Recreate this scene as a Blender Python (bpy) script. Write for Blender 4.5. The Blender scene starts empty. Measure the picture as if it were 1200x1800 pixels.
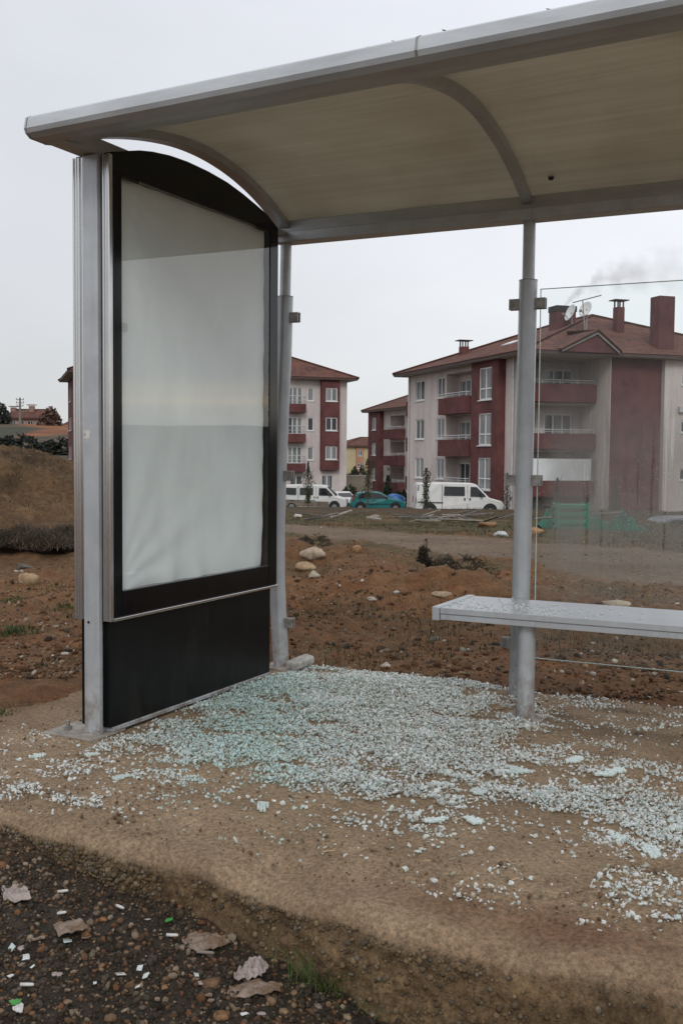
import bpy, bmesh, math, random
import numpy as np
from mathutils import Vector, noise as mnoise
random.seed(7); rng = np.random.default_rng(11)
sc = bpy.context.scene
R = math.radians

# ------------------------------------------------------------------ camera
CAM = np.array([2.6972, -4.7489, 1.1066]); YAW, PITCH, ROLL, F = R(26.5144), R(3.1095), R(0.4862), 1861.5
FW = np.array([-math.sin(YAW)*math.cos(PITCH), math.cos(YAW)*math.cos(PITCH), -math.sin(PITCH)])
RT = np.array([math.cos(YAW), math.sin(YAW), 0.0]); UP = np.cross(RT, FW)
R2 = RT*math.cos(ROLL)+UP*math.sin(ROLL); U2 = -RT*math.sin(ROLL)+UP*math.cos(ROLL)
FH = np.array([-math.sin(YAW), math.cos(YAW), 0.0])
cd = bpy.data.cameras.new("camera"); cam = bpy.data.objects.new("camera", cd); sc.collection.objects.link(cam)
from mathutils import Matrix
cam.matrix_world = Matrix(((R2[0], U2[0], -FW[0], CAM[0]), (R2[1], U2[1], -FW[1], CAM[1]), (R2[2], U2[2], -FW[2], CAM[2]), (0, 0, 0, 1)))
cd.sensor_fit = 'VERTICAL'; cd.sensor_height = 36; cd.lens = 36*F/1800; cd.clip_end = 5000; cd.clip_start = 0.05
sc.camera = cam

# ------------------------------------------------------------------ sky, sun, exposure
SUN_EL, SUN_AZ = R(36), R(155)          # azimuth from +Y towards +X
w = bpy.data.worlds.new("World"); sc.world = w; w.use_nodes = True
nt = w.node_tree; nt.nodes.clear()
def N(t, typ, **kw):
    n = t.nodes.new(typ)
    for k, v in kw.items():
        if k.startswith('i_'):
            key = k[2:]; key = int(key) if key.isdigit() else key.replace('_', ' ')
            n.inputs[key].default_value = v
        else: setattr(n, k, v)
    return n
sky = N(nt, 'ShaderNodeTexSky'); sky.sky_type = 'NISHITA'; sky.sun_disc = False
sky.sun_elevation = SUN_EL; sky.sun_rotation = SUN_AZ
tc = N(nt, 'ShaderNodeTexCoord'); sep = N(nt, 'ShaderNodeSeparateXYZ'); nt.links.new(tc.outputs['Generated'], sep.inputs[0])
ramp = N(nt, 'ShaderNodeValToRGB'); nt.links.new(sep.outputs[2], ramp.inputs[0])
cr = ramp.color_ramp; cr.elements[0].position = 0.0; cr.elements[0].color = (6.1, 6.2, 6.35, 1)
cr.elements[1].position = 0.42; cr.elements[1].color = (7.5, 7.65, 8.2, 1)
e_ = cr.elements.new(0.14); e_.color = (6.9, 7.05, 7.3, 1)
e_ = cr.elements.new(1.0); e_.color = (8.8, 8.9, 9.3, 1)
cl = N(nt, 'ShaderNodeTexNoise', i_Scale=2.2, i_Detail=5.0, i_Roughness=0.55); mp = N(nt, 'ShaderNodeMapping'); mp.inputs['Scale'].default_value = (1, 1, 2.6)
nt.links.new(tc.outputs['Generated'], mp.inputs[0]); nt.links.new(mp.outputs[0], cl.inputs[0])
cm = N(nt, 'ShaderNodeMapRange', i_1=0.3, i_2=0.7, i_3=0.93, i_4=1.05); nt.links.new(cl.outputs[0], cm.inputs[0])
mul = N(nt, 'ShaderNodeMixRGB', blend_type='MULTIPLY'); mul.inputs[0].default_value = 1
nt.links.new(ramp.outputs[0], mul.inputs[1]); nt.links.new(cm.outputs[0], mul.inputs[2])
# brighter warm strip of open sky low in the direction the display glass mirrors
dotn = N(nt, 'ShaderNodeVectorMath', operation='DOT_PRODUCT'); dotn.inputs[1].default_value = (math.sin(R(38)), math.cos(R(38)), 0)
nt.links.new(tc.outputs['Generated'], dotn.inputs[0])
mr1 = N(nt, 'ShaderNodeMapRange', i_1=0.72, i_2=0.95); nt.links.new(dotn.outputs['Value'], mr1.inputs[0])
br = N(nt, 'ShaderNodeValToRGB'); nt.links.new(sep.outputs[2], br.inputs[0])
br.color_ramp.elements[0].position = 0.018; br.color_ramp.elements[0].color = (0, 0, 0, 1)
br.color_ramp.elements[1].position = 0.075; br.color_ramp.elements[1].color = (0, 0, 0, 1)
e_ = br.color_ramp.elements.new(0.046); e_.color = (1, 1, 1, 1)
gm = N(nt, 'ShaderNodeMath', operation='MULTIPLY'); nt.links.new(mr1.outputs[0], gm.inputs[0])
mps = N(nt, 'ShaderNodeMapping'); mps.inputs['Scale'].default_value = (2, 2, 75); nt.links.new(tc.outputs['Generated'], mps.inputs[0])
sns = N(nt, 'ShaderNodeTexNoise', i_Scale=1.0, i_Detail=4.0); nt.links.new(mps.outputs[0], sns.inputs[0])
snm = N(nt, 'ShaderNodeMapRange', i_1=.35, i_2=.6, i_3=.35, i_4=1.0); nt.links.new(sns.outputs[0], snm.inputs[0])
gq = N(nt, 'ShaderNodeMath', operation='MULTIPLY'); nt.links.new(snm.outputs[0], gq.inputs[0]); nt.links.new(br.outputs[0], gq.inputs[1]); nt.links.new(gq.outputs[0], gm.inputs[1])
side = N(nt, 'ShaderNodeMapRange', i_1=.2, i_2=.9, i_3=1.0, i_4=1.35); nt.links.new(dotn.outputs['Value'], side.inputs[0])
mul2 = N(nt, 'ShaderNodeMixRGB', blend_type='MULTIPLY'); mul2.inputs[0].default_value = 1; nt.links.new(mul.outputs[0], mul2.inputs[1]); nt.links.new(side.outputs[0], mul2.inputs[2]); mul = mul2
glow = N(nt, 'ShaderNodeMixRGB'); glow.inputs[2].default_value = (17, 14.5, 11, 1)
nt.links.new(gm.outputs[0], glow.inputs[0]); nt.links.new(mul.outputs[0], glow.inputs[1])
mixs = N(nt, 'ShaderNodeMixRGB'); mixs.inputs[0].default_value = 0.93
nt.links.new(sky.outputs[0], mixs.inputs[1]); nt.links.new(glow.outputs[0], mixs.inputs[2])
bg = N(nt, 'ShaderNodeBackground'); bg.inputs[1].default_value = 0.108; nt.links.new(mixs.outputs[0], bg.inputs[0])
wo = N(nt, 'ShaderNodeOutputWorld'); nt.links.new(bg.outputs[0], wo.inputs[0])
sd = bpy.data.lights.new("sun", 'SUN'); sd.energy = 1.0; sd.angle = R(20); sd.color = (1, .97, .92)
so = bpy.data.objects.new("sun", sd); sc.collection.objects.link(so)
so.rotation_euler = Vector((math.sin(SUN_AZ)*math.cos(SUN_EL), math.cos(SUN_AZ)*math.cos(SUN_EL), math.sin(SUN_EL))).to_track_quat('Z', 'Y').to_euler()
sc.view_settings.view_transform = 'Standard'; sc.view_settings.look = 'None'; sc.view_settings.exposure = 0.0; sc.view_settings.gamma = 1
sc.cycles.max_bounces = 8; sc.cycles.transparent_max_bounces = 16; sc.cycles.volume_bounces = 0
sc.cycles.caustics_reflective = False; sc.cycles.caustics_refractive = False
sc.cycles.use_denoising = True

# ------------------------------------------------------------------ plan helpers
def W(t, s, z=0.0):                       # t metres to the right, s metres ahead of the standpoint
    p = CAM + t*RT + s*FH; return np.array([p[0], p[1], z])
def ray(px, py): return FW + (px-600)/F*R2 - (py-900)/F*U2
def P3(px, py, s):
    d = ray(px, py); return CAM + d*(s/(d@FH))
def onz(px, py, z=0.0):
    d = ray(px, py); return CAM + d*((z-CAM[2])/d[2])
def proj(P):
    d = np.asarray(P, float)-CAM; z = d@FW
    return 600+F*(d@R2)/z, 900-F*(d@U2)/z

# ------------------------------------------------------------------ materials
MATS = {}
def mat(name, col, rough=0.7, metal=0.0, var=0.12, vscale=6.0, bump=0.0, bscale=40.0, col2=None, spec=0.5, coord='Object', stretch=None, detail=6.0, thr=None, attr=None, trans=0.0, bdist=0.02, speck=None):
    if name in MATS: return MATS[name]
    m = bpy.data.materials.new(name); m.use_nodes = True; t = m.node_tree
    b = t.nodes['Principled BSDF']; b.inputs['Roughness'].default_value = rough; b.inputs['Metallic'].default_value = metal
    b.inputs['Specular IOR Level'].default_value = spec
    if trans: b.inputs['Transmission Weight'].default_value = trans
    tcn = N(t, 'ShaderNodeTexCoord'); src = tcn.outputs[coord]
    if stretch:
        mpn = N(t, 'ShaderNodeMapping'); mpn.inputs['Scale'].default_value = stretch; t.links.new(src, mpn.inputs[0]); src = mpn.outputs[0]
    nz = N(t, 'ShaderNodeTexNoise', i_Scale=vscale, i_Detail=detail, i_Roughness=0.62); t.links.new(src, nz.inputs[0])
    c2 = col2 if col2 else tuple(c*(1-var*2) for c in col)
    c1 = col if col2 else tuple(min(1, c*(1+var)) for c in col)
    rp = N(t, 'ShaderNodeValToRGB'); lo, hi = thr if thr else (0.3, 0.7)
    rp.color_ramp.elements[0].position = lo; rp.color_ramp.elements[0].color = (*c2, 1)
    rp.color_ramp.elements[1].position = hi; rp.color_ramp.elements[1].color = (*c1, 1)
    t.links.new(nz.outputs[0], rp.inputs[0]); out = rp.outputs[0]
    if attr:
        an = N(t, 'ShaderNodeAttribute', attribute_name=attr); mx = N(t, 'ShaderNodeMixRGB', blend_type='MULTIPLY'); mx.inputs[0].default_value = 1
        t.links.new(out, mx.inputs[1]); t.links.new(an.outputs['Color'], mx.inputs[2]); out = mx.outputs[0]
    if speck:
        sk = N(t, 'ShaderNodeTexNoise', i_Scale=speck[0], i_Detail=4.0, i_Roughness=.85); t.links.new(tcn.outputs[coord], sk.inputs[0])
        sm_ = N(t, 'ShaderNodeMapRange', i_1=.34, i_2=.66, i_3=speck[1], i_4=speck[2]); t.links.new(sk.outputs[0], sm_.inputs[0])
        mk = N(t, 'ShaderNodeMixRGB', blend_type='MULTIPLY'); mk.inputs[0].default_value = 1; t.links.new(out, mk.inputs[1]); t.links.new(sm_.outputs[0], mk.inputs[2]); out = mk.outputs[0]
    t.links.new(out, b.inputs['Base Color'])
    if bump:
        bn = N(t, 'ShaderNodeTexNoise', i_Scale=bscale, i_Detail=8.0, i_Roughness=0.65); t.links.new(src, bn.inputs[0])
        bp = N(t, 'ShaderNodeBump', i_Strength=bump, i_Distance=bdist); t.links.new(bn.outputs[0], bp.inputs['Height']); t.links.new(bp.outputs[0], b.inputs['Normal'])
    MATS[name] = m; return m

M_alu = mat('painted aluminium', (.48, .505, .53), .34, .3, .07, 9, .05, 300)
def grime(m):
    t = m.node_tree; b = t.nodes['Principled BSDF']; lk = b.inputs['Base Color'].links[0]; src = lk.from_socket
    tcg = N(t, 'ShaderNodeTexCoord'); sp = N(t, 'ShaderNodeSeparateXYZ'); t.links.new(tcg.outputs['Object'], sp.inputs[0])
    mz = N(t, 'ShaderNodeMapRange', i_1=.0, i_2=.30, i_3=.85, i_4=.0); t.links.new(sp.outputs[2], mz.inputs[0])
    nz = N(t, 'ShaderNodeTexNoise', i_Scale=22.0, i_Detail=6.0, i_Roughness=.7); t.links.new(tcg.outputs['Object'], nz.inputs[0])
    nm = N(t, 'ShaderNodeMapRange', i_1=.42, i_2=.62); t.links.new(nz.outputs[0], nm.inputs[0])
    mu = N(t, 'ShaderNodeMath', operation='MULTIPLY'); t.links.new(mz.outputs[0], mu.inputs[0]); t.links.new(nm.outputs[0], mu.inputs[1])
    st_ = N(t, 'ShaderNodeMapping'); st_.inputs['Scale'].default_value = (26, 26, 1.1); t.links.new(tcg.outputs['Object'], st_.inputs[0])
    n2 = N(t, 'ShaderNodeTexNoise', i_Scale=1.0, i_Detail=6.0, i_Roughness=.7); t.links.new(st_.outputs[0], n2.inputs[0])
    m2 = N(t, 'ShaderNodeMapRange', i_1=.52, i_2=.74, i_3=0.0, i_4=.30); t.links.new(n2.outputs[0], m2.inputs[0])
    a = N(t, 'ShaderNodeMixRGB'); a.inputs[2].default_value = (.22, .20, .175, 1); t.links.new(m2.outputs[0], a.inputs[0]); t.links.new(src, a.inputs[1])
    c = N(t, 'ShaderNodeMixRGB'); c.inputs[2].default_value = (.20, .14, .09, 1); t.links.new(mu.outputs[0], c.inputs[0]); t.links.new(a.outputs[0], c.inputs[1]); t.links.new(c.outputs[0], b.inputs['Base Color'])
grime(M_alu)
M_aluw = mat('weathered aluminium', (.51, .54, .56), .40, .25, .10, 5, .08, 120, stretch=(.6, 3, 3))
M_chrome = mat('brushed trim', (.66, .655, .65), .20, .95, .03, 5)
M_black = mat('black panel', (.006, .007, .008), .12, 0, .2, 6, spec=.25)
M_kick = mat('black kick panel', (.006, .007, .007), .30, 0, .5, 9, .05, 60, col2=(.017, .017, .015), thr=(.25, .5), spec=.2, stretch=(1, 1, .25))
M_dark = mat('dark rubber', (.012, .012, .012), .6)
M_steel = mat('galvanised steel', (.34, .33, .31), .45, .5, .25, 30)
M_plate = mat('dusty base plate', (.33, .29, .25), .7, .1, .3, 14)
M_bench = mat('bench aluminium', (.46, .47, .49), .28, .35, .05, 6, .03, 200)

def node_mat(name, build):
    if name in MATS: return MATS[name]
    m = bpy.data.materials.new(name); m.use_nodes = True; t = m.node_tree; t.nodes.clear()
    build(t); MATS[name] = m; return m
def glass_build(fog):
    def f(t):
        out = N(t, 'ShaderNodeOutputMaterial'); tr = N(t, 'ShaderNodeBsdfTransparent'); tr.inputs[0].default_value = (.93, .965, .955, 1)
        gl = N(t, 'ShaderNodeBsdfGlossy', i_Roughness=0.01); gl.inputs[0].default_value = (1, 1, 1, 1)
        lw = N(t, 'ShaderNodeLayerWeight'); pw = N(t, 'ShaderNodeMath', operation='POWER'); pw.inputs[1].default_value = 5.0; t.links.new(lw.outputs['Facing'], pw.inputs[0])
        fr = N(t, 'ShaderNodeMath', operation='MULTIPLY_ADD'); fr.inputs[1].default_value = .9; fr.inputs[2].default_value = .03 if fog else .08; t.links.new(pw.outputs[0], fr.inputs[0]); mx = N(t, 'ShaderNodeMixShader')
        t.links.new(fr.outputs[0], mx.inputs[0]); t.links.new(tr.outputs[0], mx.inputs[1]); t.links.new(gl.outputs[0], mx.inputs[2]); last = mx.outputs[0]
        if fog:
            tcn = N(t, 'ShaderNodeTexCoord'); sp = N(t, 'ShaderNodeSeparateXYZ'); t.links.new(tcn.outputs['Object'], sp.inputs[0])
            # condensation: thicker low on the pane, broken by run streaks and speckled drops
            h = N(t, 'ShaderNodeValToRGB'); t.links.new(sp.outputs[2], h.inputs[0])
            el = h.color_ramp.elements; el[0].position = .0; el[0].color = (.10,)*3+(1,); el[1].position = .84; el[1].color = (0,)*3+(1,)
            for p_, v_ in ((.24, .14), (.33, .30), (.41, .60), (.50, .66), (.60, .56), (.70, .27), (.78, .06)): q = el.new(p_); q.color = (v_,)*3+(1,)
            hm = N(t, 'ShaderNodeMapRange', i_1=0.0, i_2=1.86); t.links.new(sp.outputs[2], hm.inputs[0]); t.links.new(hm.outputs[0], h.inputs[0])
            st = N(t, 'ShaderNodeMapping'); st.inputs['Scale'].default_value = (13, 1, .55); t.links.new(tcn.outputs['Object'], st.inputs[0])
            sn = N(t, 'ShaderNodeTexNoise', i_Scale=2.2, i_Detail=4.0); t.links.new(st.outputs[0], sn.inputs[0])
            sm = N(t, 'ShaderNodeMapRange', i_1=.36, i_2=.44, i_3=.25, i_4=1.0); t.links.new(sn.outputs[0], sm.inputs[0])
            bn = N(t, 'ShaderNodeTexNoise', i_Scale=3.0, i_Detail=5.0); t.links.new(tcn.outputs['Object'], bn.inputs[0])
            bm_ = N(t, 'ShaderNodeMapRange', i_1=.25, i_2=.7, i_3=.55, i_4=1.1); t.links.new(bn.outputs[0], bm_.inputs[0])
            a = N(t, 'ShaderNodeMath', operation='MULTIPLY'); t.links.new(h.outputs[0], a.inputs[0]); t.links.new(sm.outputs[0], a.inputs[1])
            b = N(t, 'ShaderNodeMath', operation='MULTIPLY', use_clamp=True); t.links.new(a.outputs[0], b.inputs[0]); t.links.new(bm_.outputs[0], b.inputs[1])
            lx = N(t, 'ShaderNodeMapRange', i_1=1.345, i_2=1.43, i_3=.0, i_4=1.0); t.links.new(sp.outputs[0], lx.inputs[0]); b0 = b
            b = N(t, 'ShaderNodeMath', operation='MULTIPLY'); t.links.new(b0.outputs[0], b.inputs[0]); t.links.new(lx.outputs[0], b.inputs[1])
            df = N(t, 'ShaderNodeBsdfDiffuse'); df.inputs[0].default_value = (.34, .325, .31, 1)
            tl = N(t, 'ShaderNodeBsdfTranslucent'); tl.inputs[0].default_value = (.30, .29, .28, 1)
            fx = N(t, 'ShaderNodeMixShader', i_0=.35); t.links.new(df.outputs[0], fx.inputs[1]); t.links.new(tl.outputs[0], fx.inputs[2])
            m2 = N(t, 'ShaderNodeMixShader'); t.links.new(b.outputs[0], m2.inputs[0]); t.links.new(last, m2.inputs[1]); t.links.new(fx.outputs[0], m2.inputs[2]); last = m2.outputs[0]
            vo = N(t, 'ShaderNodeTexVoronoi', i_Scale=75.0); t.links.new(tcn.outputs['Object'], vo.inputs[0])
            vm = N(t, 'ShaderNodeMapRange', i_1=.10, i_2=.16, i_3=1.0, i_4=0.0); t.links.new(vo.outputs['Distance'], vm.inputs[0])
            dn = N(t, 'ShaderNodeTexNoise', i_Scale=2.6, i_Detail=3.0); t.links.new(tcn.outputs['Object'], dn.inputs[0])
            dm = N(t, 'ShaderNodeMapRange', i_1=.5, i_2=.62); t.links.new(dn.outputs[0], dm.inputs[0])
            dmm = N(t, 'ShaderNodeMath', operation='MULTIPLY'); t.links.new(vm.outputs[0], dmm.inputs[0]); t.links.new(dm.outputs[0], dmm.inputs[1])
            d2 = N(t, 'ShaderNodeMath', operation='MULTIPLY'); t.links.new(dmm.outputs[0], d2.inputs[0]); t.links.new(h.outputs[0], d2.inputs[1])
            wd = N(t, 'ShaderNodeBsdfDiffuse'); wd.inputs[0].default_value = (.75, .77, .77, 1)
            m3 = N(t, 'ShaderNodeMixShader'); t.links.new(d2.outputs[0], m3.inputs[0]); t.links.new(last, m3.inputs[1]); t.links.new(wd.outputs[0], m3.inputs[2]); last = m3.outputs[0]
        t.links.new(last, out.inputs[0])
    return f
M_glass = node_mat('clear pane', glass_build(False))
M_fog = node_mat('misted pane', glass_build(True))
M_edge = mat('cut glass edge', (.50, .62, .58), .15, 0, .05, 8)
def roof_build(t):
    out = N(t, 'ShaderNodeOutputMaterial'); tcn = N(t, 'ShaderNodeTexCoord'); mpn = N(t, 'ShaderNodeMapping'); mpn.inputs['Scale'].default_value = (.8, 26, 26)
    t.links.new(tcn.outputs['Object'], mpn.inputs[0]); nz = N(t, 'ShaderNodeTexNoise', i_Scale=1.0, i_Detail=5.0, i_Roughness=.6); t.links.new(mpn.outputs[0], nz.inputs[0])
    n2 = N(t, 'ShaderNodeTexNoise', i_Scale=2.2, i_Detail=5.0); t.links.new(tcn.outputs['Object'], n2.inputs[0])
    ad = N(t, 'ShaderNodeMath', operation='ADD'); t.links.new(nz.outputs[0], ad.inputs[0]); t.links.new(n2.outputs[0], ad.inputs[1])
    hf = N(t, 'ShaderNodeMath', operation='MULTIPLY'); hf.inputs[1].default_value = .5; t.links.new(ad.outputs[0], hf.inputs[0])
    rp = N(t, 'ShaderNodeValToRGB'); t.links.new(hf.outputs[0], rp.inputs[0])
    rp.color_ramp.elements[0].position = .36; rp.color_ramp.elements[0].color = (.55, .51, .42, 1)
    rp.color_ramp.elements[1].position = .66; rp.color_ramp.elements[1].color = (.72, .685, .59, 1)
    pb = N(t, 'ShaderNodeBsdfPrincipled', i_Roughness=.38); t.links.new(rp.outputs[0], pb.inputs['Base Color'])
    tl = N(t, 'ShaderNodeBsdfTranslucent'); t.links.new(rp.outputs[0], tl.inputs[0])
    mx = N(t, 'ShaderNodeMixShader', i_0=.34); t.links.new(pb.outputs[0], mx.inputs[1]); t.links.new(tl.outputs[0], mx.inputs[2]); t.links.new(mx.outputs[0], out.inputs[0])
M_sheet = node_mat('weathered roof sheet', roof_build)
M_poster = mat('white poster cloth', (.925, .95, .955), .75, 0, .03, 4, .06, 60)

# ------------------------------------------------------------------ mesh builder
class MB:
    def __init__(s): s.v = []; s.f = []; s.c = []
    def add(s, V, Fs):
        o = len(s.v); s.v += [tuple(map(float, p)) for p in V]; s.f += [tuple(i+o for i in f) for f in Fs]
    def box(s, x0, x1, y0, y1, z0, z1):
        s.add([(x0, y0, z0), (x1, y0, z0), (x1, y1, z0), (x0, y1, z0), (x0, y0, z1), (x1, y0, z1), (x1, y1, z1), (x0, y1, z1)],
              [(0, 3, 2, 1), (4, 5, 6, 7), (0, 1, 5, 4), (1, 2, 6, 5), (2, 3, 7, 6), (3, 0, 4, 7)])
    def obox(s, O, e, n, a0, a1, d0, d1, z0, z1):       # O, e, n in plan
        V = []
        for z in (z0, z1):
            for a, d in ((a0, d0), (a1, d0), (a1, d1), (a0, d1)):
                V.append((O[0]+e[0]*a+n[0]*d, O[1]+e[1]*a+n[1]*d, z))
        s.add(V, [(0, 3, 2, 1), (4, 5, 6, 7), (0, 1, 5, 4), (1, 2, 6, 5), (2, 3, 7, 6), (3, 0, 4, 7)])
    def tube(s, P, rad, seg=12, cap=True):
        P = [np.array(p, float) for p in P]; rad = rad if isinstance(rad, (list, tuple)) else [rad]*len(P)
        V = []; n = len(P); ref = None
        for i, p in enumerate(P):
            d = P[min(i+1, n-1)]-P[max(i-1, 0)]; d /= np.linalg.norm(d)+1e-12
            if ref is None: ref = np.array([1., 0, 0]) if abs(d[0]) < .9 else np.array([0, 1., 0])
            a = ref-d*(ref@d); a /= np.linalg.norm(a); b = np.cross(d, a); ref = a
            for k in range(seg):
                q = 2*math.pi*k/seg; V.append(p+rad[i]*(a*math.cos(q)+b*math.sin(q)))
        Fs = [(i*seg+k, i*seg+(k+1) % seg, (i+1)*seg+(k+1) % seg, (i+1)*seg+k) for i in range(n-1) for k in range(seg)]
        if cap: Fs += [tuple(range(seg))[::-1], tuple((n-1)*seg+k for k in range(seg))]
        s.add(V, Fs)
    def prism(s, poly, x0, x1, f):                       # poly of 2D points swept between x0 and x1; f(x, a, b) -> 3D
        n = len(poly); V = [f(x0, *p) for p in poly]+[f(x1, *p) for p in poly]
        s.add(V, [tuple(range(n))[::-1], tuple(range(n, 2*n))]+[(i, (i+1) % n, n+(i+1) % n, n+i) for i in range(n)])
    def build(s, name, m, parent=None, bevel=0, smooth=False, col=None, off=None):
        me = bpy.data.meshes.new(name)
        V = s.v if off is None else [(a-off[0], b-off[1], c-off[2]) for a, b, c in s.v]
        me.from_pydata(V, [], s.f); me.materials.append(m)
        if not smooth or bevel or True:
            bm = bmesh.new(); bm.from_mesh(me); bmesh.ops.recalc_face_normals(bm, faces=bm.faces[:]); bm.to_mesh(me); bm.free()
        if smooth: me.polygons.foreach_set('use_smooth', [True]*len(me.polygons))
        o = bpy.data.objects.new(name, me); sc.collection.objects.link(o)
        if parent: o.parent = parent
        if bevel:
            b = o.modifiers.new('bevel', 'BEVEL'); b.width = bevel; b.segments = 2; b.limit_method = 'ANGLE'; b.angle_limit = R(40)
        if smooth: 
            try: me.set_sharp_from_angle(angle=R(40))
            except Exception: pass
        return o
def tag(o, label=None, cat=None, group=None, kind=None):
    if label: o['label'] = label
    if cat: o['category'] = cat
    if group: o['group'] = group
    if kind: o['kind'] = kind
    return o
def thing(name, label, cat, loc=(0, 0, 0), group=None, rz=0):
    o = bpy.data.objects.new(name, None); sc.collection.objects.link(o); o.location = tuple(map(float, loc)); o.rotation_euler = (0, 0, rz); o.empty_display_size = .2
    return tag(o, label, cat, group)
def raw(name, V, Fa, m, colors=None, parent=None, smooth=False):   # numpy mesh
    V = np.asarray(V, np.float32); Fa = np.asarray(Fa, np.int32); k = Fa.shape[1]
    me = bpy.data.meshes.new(name); me.vertices.add(len(V)); me.vertices.foreach_set('co', V.ravel())
    me.loops.add(Fa.size); me.loops.foreach_set('vertex_index', Fa.ravel()); me.polygons.add(len(Fa))
    me.polygons.foreach_set('loop_start', np.arange(0, Fa.size, k, dtype=np.int32)); me.polygons.foreach_set('loop_total', np.full(len(Fa), k, np.int32))
    if smooth: me.polygons.foreach_set('use_smooth', np.ones(len(Fa), bool))
    me.update(calc_edges=True)
    if colors is not None:
        at = me.color_attributes.new('tint', 'FLOAT_COLOR', 'POINT'); c = np.ones((len(V), 4), np.float32); c[:, :3] = colors; at.data.foreach_set('color', c.ravel())
    me.materials.append(m); o = bpy.data.objects.new(name, me); sc.collection.objects.link(o)
    if parent: o.parent = parent
    return o

# vectorised value noise
_T = rng.random((256, 256))
def vn(x, y):
    xi = np.floor(x).astype(int); yi = np.floor(y).astype(int); fx = x-xi; fy = y-yi; fx = fx*fx*(3-2*fx); fy = fy*fy*(3-2*fy)
    g = lambda a, b: _T[a & 255, b & 255]
    return (g(xi, yi)*(1-fx)+g(xi+1, yi)*fx)*(1-fy)+(g(xi, yi+1)*(1-fx)+g(xi+1, yi+1)*fx)*fy
def fbm(x, y, sc_=1.0, oct_=4, rough=.5):
    s = 0; a = 1; tot = 0; f = sc_
    for i in range(oct_):
        s = s+a*(vn(x*f+17.3*i, y*f+9.1*i)-.5); tot += a; a *= rough; f *= 2.03
    return s/tot*2
def sstep(a, b, x): q = np.clip((x-a)/(b-a), 0, 1); return q*q*(3-2*q)

# ------------------------------------------------------------------ ground
PADX0, PADX1, PADY0, PADY1 = -1.0, 6.0, -2.36, 0.10
def st(x, y): d0 = x-CAM[0]; d1 = y-CAM[1]; return d0*RT[0]+d1*RT[1], d0*FH[0]+d1*FH[1]
def road_mask(t, s):
    # near edge and far edge of the dirt road as lines in (t, s)
    ne = 12.4+(3.0-t)*12.7/4.1; fe = 18.0+(5.6-t)*14/7.2
    return sstep(-.8, .6, s-ne)*sstep(-.8, .6, fe-s)
def gz(x, y, detail=True):
    x = np.asarray(x, float); y = np.asarray(y, float); t, s = st(x, y)
    z = -.05-.038*np.clip(s-6, 0, 78)
    px = t/np.maximum(s, .5)*F
    # spoil mound on the left and the hill behind it
    mx, my = -8.4, 17.0
    ms = np.exp(-(((t+7.2)/3.4)**4))*np.exp(-(np.where(s < 20, (s-20)/3.6, (s-20)/9.0))**2)
    z = z+1.62*ms
    hm = sstep(-330, -440, px)*sstep(60, 250, s); z = z+hm*10.3*(1+.05*fbm(t, s, .03, 3))
    # ridge far off to the side (mirrored in the display glass)
    ang = np.degrees(np.arctan2(t, s)); z = z+sstep(35, 48, ang)*sstep(110, 95, ang)*sstep(250, 650, np.hypot(t, s))*(20+9*fbm(ang, ang*0+3, .12, 3))
    rm = road_mask(t, s); near = sstep(60, 25, s)
    if detail:
        b = .16*fbm(x, y, .55, 3)+.07*fbm(x, y, 2.3, 3)+.03*fbm(x, y, 7.0, 3)
        b2 = .10*np.clip(fbm(x+40, y, 1.1, 3)-.1, 0, 1)
        amp = sstep(5.0, 7.5, s)*near*(1-.85*rm)
        z = z+(b+b2)*amp+.02*fbm(x, y, 9, 3)*near*(1-rm)+ms*(.34*fbm(x, y, .8, 4)+.10*fbm(x, y, 3.1, 4))
        # low ridge of spoil just before the road on the left
        z = z+.30*np.exp(-((s-10.6)/1.3)**2)*np.exp(-((t+.3)/1.5)**2)*(1+.7*fbm(x, y, 1.6, 3))
        z = z+.16*np.exp(-((s-8.9)/.5)**2)*np.exp(-((t-1.0)/1.2)**2)*(1+.7*fbm(x, y, 2.6, 3))
    # low bank in front of the parked cars
    z = z+.26*np.exp(-((s-(56-.25*t))/2.6)**2)*sstep(-16, -10, t)*(1+.25*fbm(x, y, .5, 3))
    # soil drifts over the pad's left end; hollow under the pad and the roadside
    lf = sstep(-.25, -.75, x)*sstep(-3.2, -2.2, y); z = np.where(s < 8, z+lf*.075, z)
    ins = (x > PADX0+.06)*(y < PADY1-.05)*(y > -40)*(x < PADX1-.05)
    z = np.where(ins & (lf < .35), -.62, z)
    z = np.where((y < PADY0+.02) & (s < 8) & (x > -3.9) & (x < 8) & (y > -6.9), -1.0, z)
    return z
angs = np.concatenate([np.arange(-180, -26, 4.0), np.arange(-26, 26, .085), np.arange(26, 180, 4.0)]); na = len(angs)
rad = np.concatenate([[.3, 1, 2, 3], 3.6*1.0105**np.arange(0, 545)]); rad = rad[rad < 1000]; nr = len(rad)
A, Rr = np.meshgrid(np.radians(angs), rad); T_ = np.sin(A)*Rr; S_ = np.cos(A)*Rr
GX = CAM[0]+T_*RT[0]+S_*FH[0]; GY = CAM[1]+T_*RT[1]+S_*FH[1]; GZ = gz(GX, GY)
idx = np.arange(nr*na).reshape(nr, na); ii = np.roll(idx, -1, axis=1)
Fq = np.stack([idx[:-1], ii[:-1], ii[1:], idx[1:]], -1).reshape(-1, 4)
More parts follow.
